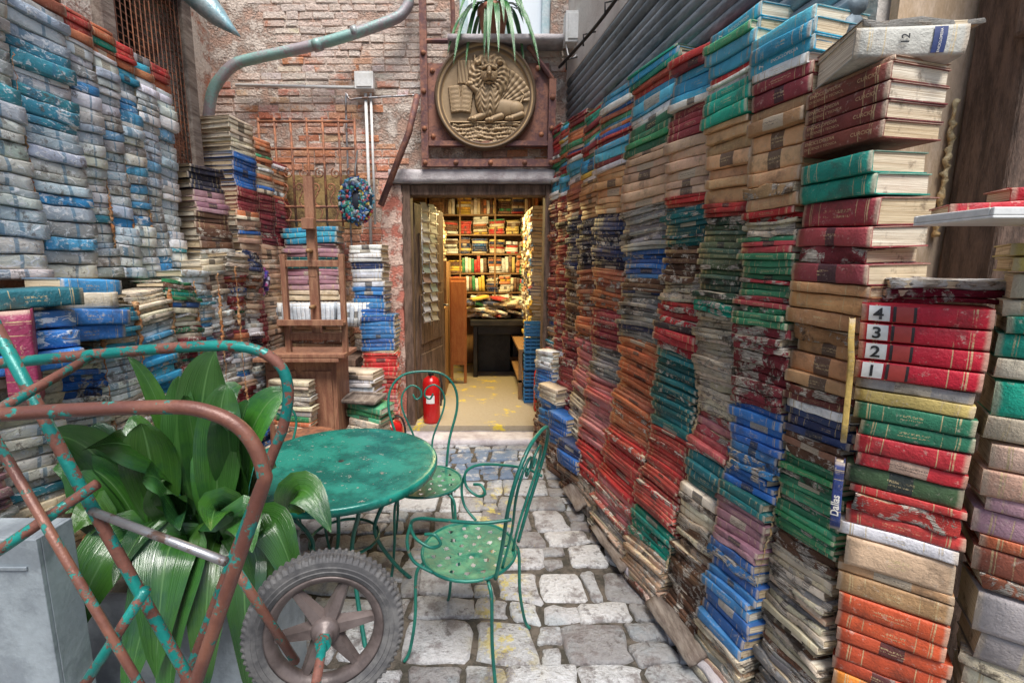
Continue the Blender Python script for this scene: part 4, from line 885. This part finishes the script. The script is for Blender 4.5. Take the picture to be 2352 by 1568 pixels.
m.box((-.17,-.13,0),(.17,.13,.015),0,(1,1,1),M); m.box((-.18,-.14,.0155),(.18,-.11,.035),0,(1,1,1),M); m.box((-.18,.11,.0155),(.18,.14,.035),0,(1,1,1),M); m.box((-.18,-.1095,.0155),(-.15,.1095,.035),0,(1,1,1),M); m.box((.15,-.1095,.0155),(.18,.1095,.035),0,(1,1,1),M)
o=m.build('picture_frame',[M_wood3],org=(-.86,3.28,.64)); tag(o,'empty pale picture frame lying on heaped books','picture frame')
def extinguisher(x,y,z,h,r,label):
    e=empty('fire_extinguisher',(x,y,z),label,'fire extinguisher',group='fire extinguishers by the door')
    m=MB(); m.lathe([(0,0),(r*.92,0),(r,.02),(r,h*.8),(r*.85,h*.88),(r*.4,h*.93),(r*.3,h*.95),(0,h*.95)],24); m.build('cylinder',[M_red],parent=e)
    m=MB(); m.lathe([(r*.32,h*.94),(r*.36,h*1.0),(r*.2,h*1.03),(0,h*1.03)],12); m.box((-.012,-.07,h*1.01),(.012,.03,h*1.03)); m.box((-.012,-.08,h*1.06),(.012,.03,h*1.075)); m.box((-.01,.012,h*1.03),(.01,.03,h*1.06)); m.build('valve',[M_blk],parent=e)
    m=MB(); m.tube(cr([(0,-.02,h*1.0),(r*.9,-.03,h*1.02),(r*1.25,-.03,h*.75),(r*1.12,-.03,h*.35)],6),.009,8); m.build('hose',[M_blk],parent=e)
    m=MB(); vs=[];
    for a in range(9):
        t=rad(-90-30+a*7); vs+= [((r+.001)*math.cos(t),(r+.001)*math.sin(t),h*.42),((r+.001)*math.cos(t),(r+.001)*math.sin(t),h*.58)]
    m.add(vs,[(2*i,2*i+2,2*i+3,2*i+1) for i in range(8)],0,(1,1,1),True); m.build('instruction_label',[M_white],parent=e)
extinguisher(-.47,4.36,.1,.5,.085,'red fire extinguisher standing inside the doorway')
extinguisher(-.72,3.55,.0,.42,.10,'squat red extinguisher beside the book pile')
extinguisher(.66,4.72,.1,.5,.075,'red fire extinguisher tucked behind the jamb')
# ------------------------------------------------------------------ table
tb=empty('round_table',(-.64,2.0,0),'round green metal garden table with chipped paint','table')
m=MB(); m.lathe([(0,.722),(.2,.7225),(.42,.722),(.436,.7235),(.444,.72),(.446,.712),(.444,.69),(.434,.688),(.43,.70),(.42,.714),(0,.714)],96); m.lathe([(0,.7232),(.012,.7232),(.014,.722)],12,mat=1)
m.build('table_top',[M_table,M_blk],parent=tb)
for k in range(4):
    a=k*1.5708+.5; ca,sa=math.cos(a),math.sin(a); m=MB()
    m.tube(cr([(ca*.36,sa*.36,.705),(ca*.30,sa*.30,.6),(ca*.17,sa*.17,.42),(ca*.15,sa*.15,.3),(ca*.24,sa*.24,.12),(ca*.33,sa*.33,.0)],6),.010,8); m.build('leg',[M_chair],parent=tb)
m=MB(); m.tube([(math.cos(t*.2618)*.16,math.sin(t*.2618)*.16,.34) for t in range(24)],.007,6,closed=True); m.build('brace_ring',[M_chair],parent=tb)
def chair(loc,rz,label,arms=True,hh=1.0):
    e=empty('garden_chair',loc,label,'chair',rotz=rz,group='green wire garden chairs')
    rs=.2; m=MB(); nr,na=30,132; vs=[];
    holes=[(.045*math.cos(k*1.2566),.045*math.sin(k*1.2566),.009) for k in range(5)]+[(.10*math.cos(k*.628),.10*math.sin(k*.628),.011) for k in range(10)]+[(.155*math.cos(k*.4189+.2),.155*math.sin(k*.4189+.2),.010) for k in range(15)]
    for i in range(nr+1):
        r=.004+(rs-.004)*i/nr
        for k in range(na):
            a=2*math.pi*k/na; vs.append((r*math.cos(a),r*math.sin(a)*.95,.452-.010*(1-(r/rs)**2)))
    top=[]
    for i in range(nr):
        for k in range(na):
            r=rs*(i+.5)/nr; a=2*math.pi*(k+.5)/na; x,y=r*math.cos(a),r*math.sin(a)
            if any((x-hx)**2+(y-hy)**2<hr*hr for hx,hy,hr in holes): continue
            top.append((i*na+k,(i+1)*na+k,(i+1)*na+(k+1)%na,i*na+(k+1)%na))
    m.add(vs,top,0,(1,1,1),True); m.build('seat',[M_seat],parent=e)
    m=MB(); m.tube([(math.cos(t*.19635)*.203,math.sin(t*.19635)*.193,.45) for t in range(32)],.007,8,closed=True); m.build('seat_rim',[M_chair],parent=e)
    for (sx,sy) in ((1,1),(-1,1),(1,-1),(-1,-1)):
        m=MB(); m.tube(cr([(sx*.10,sy*.12,.438),(sx*.135,sy*.145,.425),(sx*.155,sy*.165,.38),(sx*.16,sy*.17,.2),(sx*.175,sy*.19,.05),(sx*.19,sy*.21,.0)],5),.0072,8)
        m.build('leg',[M_chair],parent=e)
    m=MB()
    def B(x,z):
        z=.45+(z-.45)*(hh-.45)/.55; return (x,-.17-(z-.45)*.22,z)
    m.tube(cr([B(-.13,.45),B(-.15,.6),B(-.20,.78),B(-.19,.9),B(-.12,.98),B(0,1.0),B(.12,.98),B(.19,.9),B(.20,.78),B(.15,.6),B(.13,.45)],6),.0075,8)
    m.tube(cr([B(-.06,.45),B(-.05,.6),B(-.12,.78),B(-.12,.87),B(-.07,.92),B(-.02,.90),B(-.01,.86),B(-.04,.84),B(-.06,.87)],6),.0055,8)
    m.tube(cr([B(.06,.45),B(.05,.6),B(.12,.78),B(.12,.87),B(.07,.92),B(.02,.90),B(.01,.86),B(.04,.84),B(.06,.87)],6),.0055,8)
    m.build('backrest',[M_chair],parent=e)
    if arms:
        for sx in (1,-1):
            m=MB(); m.tube(cr([(sx*.185,-.25,.74),(sx*.24,-.16,.735),(sx*.255,-.02,.72),(sx*.25,.08,.70),(sx*.235,.13,.66),(sx*.225,.12,.60),(sx*.215,.06,.57),(sx*.21,.02,.59),(sx*.215,.04,.625),(sx*.22,.08,.62)],6),.0065,8)
            m.tube(cr([(sx*.235,.13,.66),(sx*.235,.15,.58),(sx*.225,.13,.50),(sx*.2,.06,.455)],6),.0065,8)
            m.build('armrest',[M_chair],parent=e)
    return e
chair((-.04,1.74,0),rad(66),'green wire armchair facing the round table')
chair((-.30,2.36,0),rad(187),'green wire chair with heart scroll back',False)
chair((-1.08,2.32,0),rad(225),'low green wire chair pushed behind the table',False,.84)
# ------------------------------------------------------------------ big plant
pl=empty('potted_plant',(-1.03,1.5,0),'large glossy broad-leaved plant in zinc planter','plant'); PLO=(-1.03,1.5,0)
m=MB(); a,b=(-1.36,1.32,0),(-.72,1.68,.56); t=.012
m.box(a,(a[0]+t,b[1],b[2])); m.box((b[0]-t,a[1],0),(b[0],b[1],b[2])); m.box((a[0]+t+.0003,a[1],0),(b[0]-t-.0003,a[1]+t,b[2])); m.box((a[0]+t+.0003,b[1]-t,0),(b[0]-t-.0003,b[1],b[2])); m.box((a[0]+t+.001,a[1]+t+.001,.01),(b[0]-t-.001,b[1]-t-.001,.52),1)
m.tube([(a[0],a[1],.56),(b[0],a[1],.56),(b[0],b[1],.56),(a[0],b[1],.56)],.012,8,closed=True)
m.build('planter',[M_zinc,M_ground],parent=pl,org=PLO)
LV=[((-.88,1.5,1.33),.17,.02),((-1.14,1.45,1.32),.06,.03),((-1.25,1.4,1.10),.16,.06),((-1.07,1.38,1.12),.16,.05),((-1.2,1.16,.5),.17,.22),((-1.02,1.13,.36),.17,.22),((-.50,1.42,.72),.13,.25),((-.57,1.33,.5),.14,.25),((-.95,1.42,1.2),.08,.04),((-.66,1.3,.45),.15,.25),((-.92,1.13,.45),.17,.24),((-.98,1.25,1.0),.16,.08),((-.76,1.4,1.08),.15,.06),((-1.24,1.27,.8),.15,.2),((-1.34,1.35,.98),.13,.1),((-.78,1.22,.85),.15,.15),((-1.05,1.18,.7),.16,.18),((-.68,1.25,.76),.14,.2),((-.84,1.48,1.22),.14,.04),((-1.0,1.48,1.25),.12,.02),((-.78,1.5,1.16),.12,.03),((-.8,1.14,.35),.15,.2),((-.9,1.12,.28),.16,.22),((-.7,1.2,.3),.14,.2)]
for k in range(20): 
    x=-1.0+R.uniform(-.36,.34); LV.append(((x,1.45+R.uniform(-.22,.18),R.uniform(.7,1.2)),R.uniform(.12,.16),R.uniform(.04,.15)))
for tip,W,up in LV:
    tip=V(tip); base=(-1.0+(tip.x+1.0)*.45+R.uniform(-.06,.06),1.5+R.uniform(-.1,.1),.5)
    ctrl=V((base[0]+(tip.x-base[0])*.3,base[1]+(tip.y-base[1])*.35,(tip.z*.85+base[2]*.15+up) if tip.z>.9 else base[2]+.28+up))
    m=MB(); g=R.uniform(.55,1.4); leafmesh(m,base,ctrl,tip,W,(R.uniform(-.7,.7),-1,.5),(g,g*R.uniform(.9,1.25),g*R.uniform(.5,1.0)),.2,fold=R.uniform(.2,.5),wav=.25)
    m.build('leaf',[M_leaf],parent=pl,org=PLO)
# ------------------------------------------------------------------ hand cart
ct=empty('hand_cart',(-.7,.95,0),'upturned green tubular hand cart with rubber wheel','hand cart'); CO=(-.7,.95,0)
m=MB(); m.tube(cr([(-1.3,.8,1.30),(-.874,.8,1.338),(-.6,.8,1.352),(-.50,.8,1.345),(-.432,.8,1.306),(-.402,.8,1.23),(-.42,.8,1.16),(-.572,.8,.776),(-.875,.8,0)],8),.0135,12); m.build('side_frame',[M_tubr],parent=ct,org=CO)
m=MB(); m.tube(cr([(-1.5,1.1,1.34),(-1.18,1.1,1.371),(-.75,1.1,1.41),(-.58,1.1,1.412),(-.50,1.1,1.376),(-.475,1.1,1.31),(-.494,1.1,1.208),(-.56,1.1,1.057),(-1.02,1.1,0)],8),.0135,12); m.build('side_frame',[M_tube],parent=ct,org=CO)
m=MB()
m.tube([(-1.10,.95,1.71),(-.89,.95,1.13),(-.69,.95,.62),(-.5,.95,.1)],.0125,10,0); m.tube([(-1.03,.86,1.45),(-.73,.85,.724),(-.5,.85,.17)],.009,8,1)
m.tube([(-1.1,.86,.96),(-.97,.85,1.04),(-.83,.93,1.14)],.0115,8,0); m.tube([(-.86,.94,1.07),(-.50,.82,1.03)],.009,8,2)
m.tube([(-.545,.92,.95),(-.458,1.0,.63)],.0105,8,1); m.tube([(-.98,.9,.55),(-.73,.9,.907)],.0115,8,0); m.tube([(-.87,.8,.015),(-1.01,1.1,.015)],.0115,8,0)
m.tube([(-.89,.8,1.34),(-.95,1.1,1.39)],.0105,8,0)
m.tube([(-.62,.8,.66),(-.36,.84,.665),(-.35,.86,.665)],.012,8,0)
m.build('cross_braces',[M_tube,M_tubr,M_steel],parent=ct,org=CO)
wc=V((-.397,1.05,.684))
Wm=Matrix.Translation(wc)@V((0,0,1)).rotation_difference(V((.22,-1,.12)).normalized()).to_matrix().to_4x4()
wh=MB(); prof=[(.142,-.018),(.150,-.026),(.160,-.031),(.162,-.029),(.172,-.032),(.174,-.030),(.186,-.030),(.1865,-.029),(.196,-.022),(.1965,-.008),(.193,-.007),(.193,.007),(.1965,.008),(.196,.022),(.1865,.029),(.186,.030),(.174,.030),(.172,.032),(.162,.029),(.160,.031),(.15,.026),(.142,.018),(.138,0),(.142,-.018)]
wh.lathe(prof,288,Wm,0,(1,1,1),mod=lambda i,k:(.003 if (k%4)<2 else -.0025) if i in (8,9,12,13) else ((.0022 if (k%4)<2 else -.001) if i in(7,14) else 0),smooth=False)
whl=wh.build('wheel',[M_tyre],parent=ct,org=CO)
m=MB(); m.lathe([(.143,-.019),(.147,-.024),(.14,-.024),(.128,-.014),(.122,-.006),(.122,.006),(.128,.014),(.14,.024),(.147,.024),(.143,.019)],64,Wm)
for k in range(6):
    a=k*1.0472+.3; M=Wm@Matrix.Rotation(a,4,'Z')
    m.add([M@V(p) for p in ((.025,-.024,-.01),(.126,-.014,-.006),(.126,.014,-.006),(.025,.024,-.01),(.025,-.014,.016),(.126,-.007,.008),(.126,.007,.008),(.025,.014,.016))],[(0,3,2,1),(4,5,6,7),(0,1,5,4),(2,3,7,6),(1,2,6,5),(3,0,4,7)])
m.lathe([(0,-.028),(.03,-.028),(.036,-.018),(.036,.018),(.03,.03),(.02,.032),(.02,.045),(0,.045)],24,Wm); m.build('rim',[M_rim],parent=whl,org=CO)
m=MB(); p0=Wm@V((0,0,-.05)); p1=Wm@V((0,0,.19)); m.tube([p0,p1],.011,10); m.lathe([(0,.07),(.02,.07),(.02,.05),(.012,.046)],6,Wm,smooth=False); m.build('axle',[M_tube],parent=ct,org=CO)
# ------------------------------------------------------------------ light & camera
w=bpy.data.worlds.new('World'); scn.world=w; w.use_nodes=True; nt=w.node_tree; sky=nt.nodes.new('ShaderNodeTexSky'); sky.sky_type='NISHITA'; sky.sun_disc=False
el,az=rad(62),rad(168)
sky.sun_elevation=el; sky.sun_rotation=az; sky.dust_density=2; nt.links.new(sky.outputs[0],nt.nodes['Background'].inputs[0]); nt.nodes['Background'].inputs[1].default_value=.15
sd=bpy.data.lights.new('sun','SUN'); sd.energy=5; sd.angle=rad(28); sd.color=(1,.97,.93); so=bpy.data.objects.new('sun',sd); C.objects.link(so)
d=V((math.sin(az)*math.cos(el),math.cos(az)*math.cos(el),math.sin(el))); so.rotation_euler=d.to_track_quat('Z','Y').to_euler()
cam=bpy.data.cameras.new('camera'); co=bpy.data.objects.new('camera',cam); C.objects.link(co); co.location=(0,0,1.6); co.rotation_euler=(rad(81),0,0)
cam.lens=16; cam.sensor_width=36; cam.shift_x=.0323; cam.clip_start=.05; cam.clip_end=300; scn.camera=co
scn.view_settings.view_transform='Standard'; scn.view_settings.look='None'; scn.view_settings.exposure=0
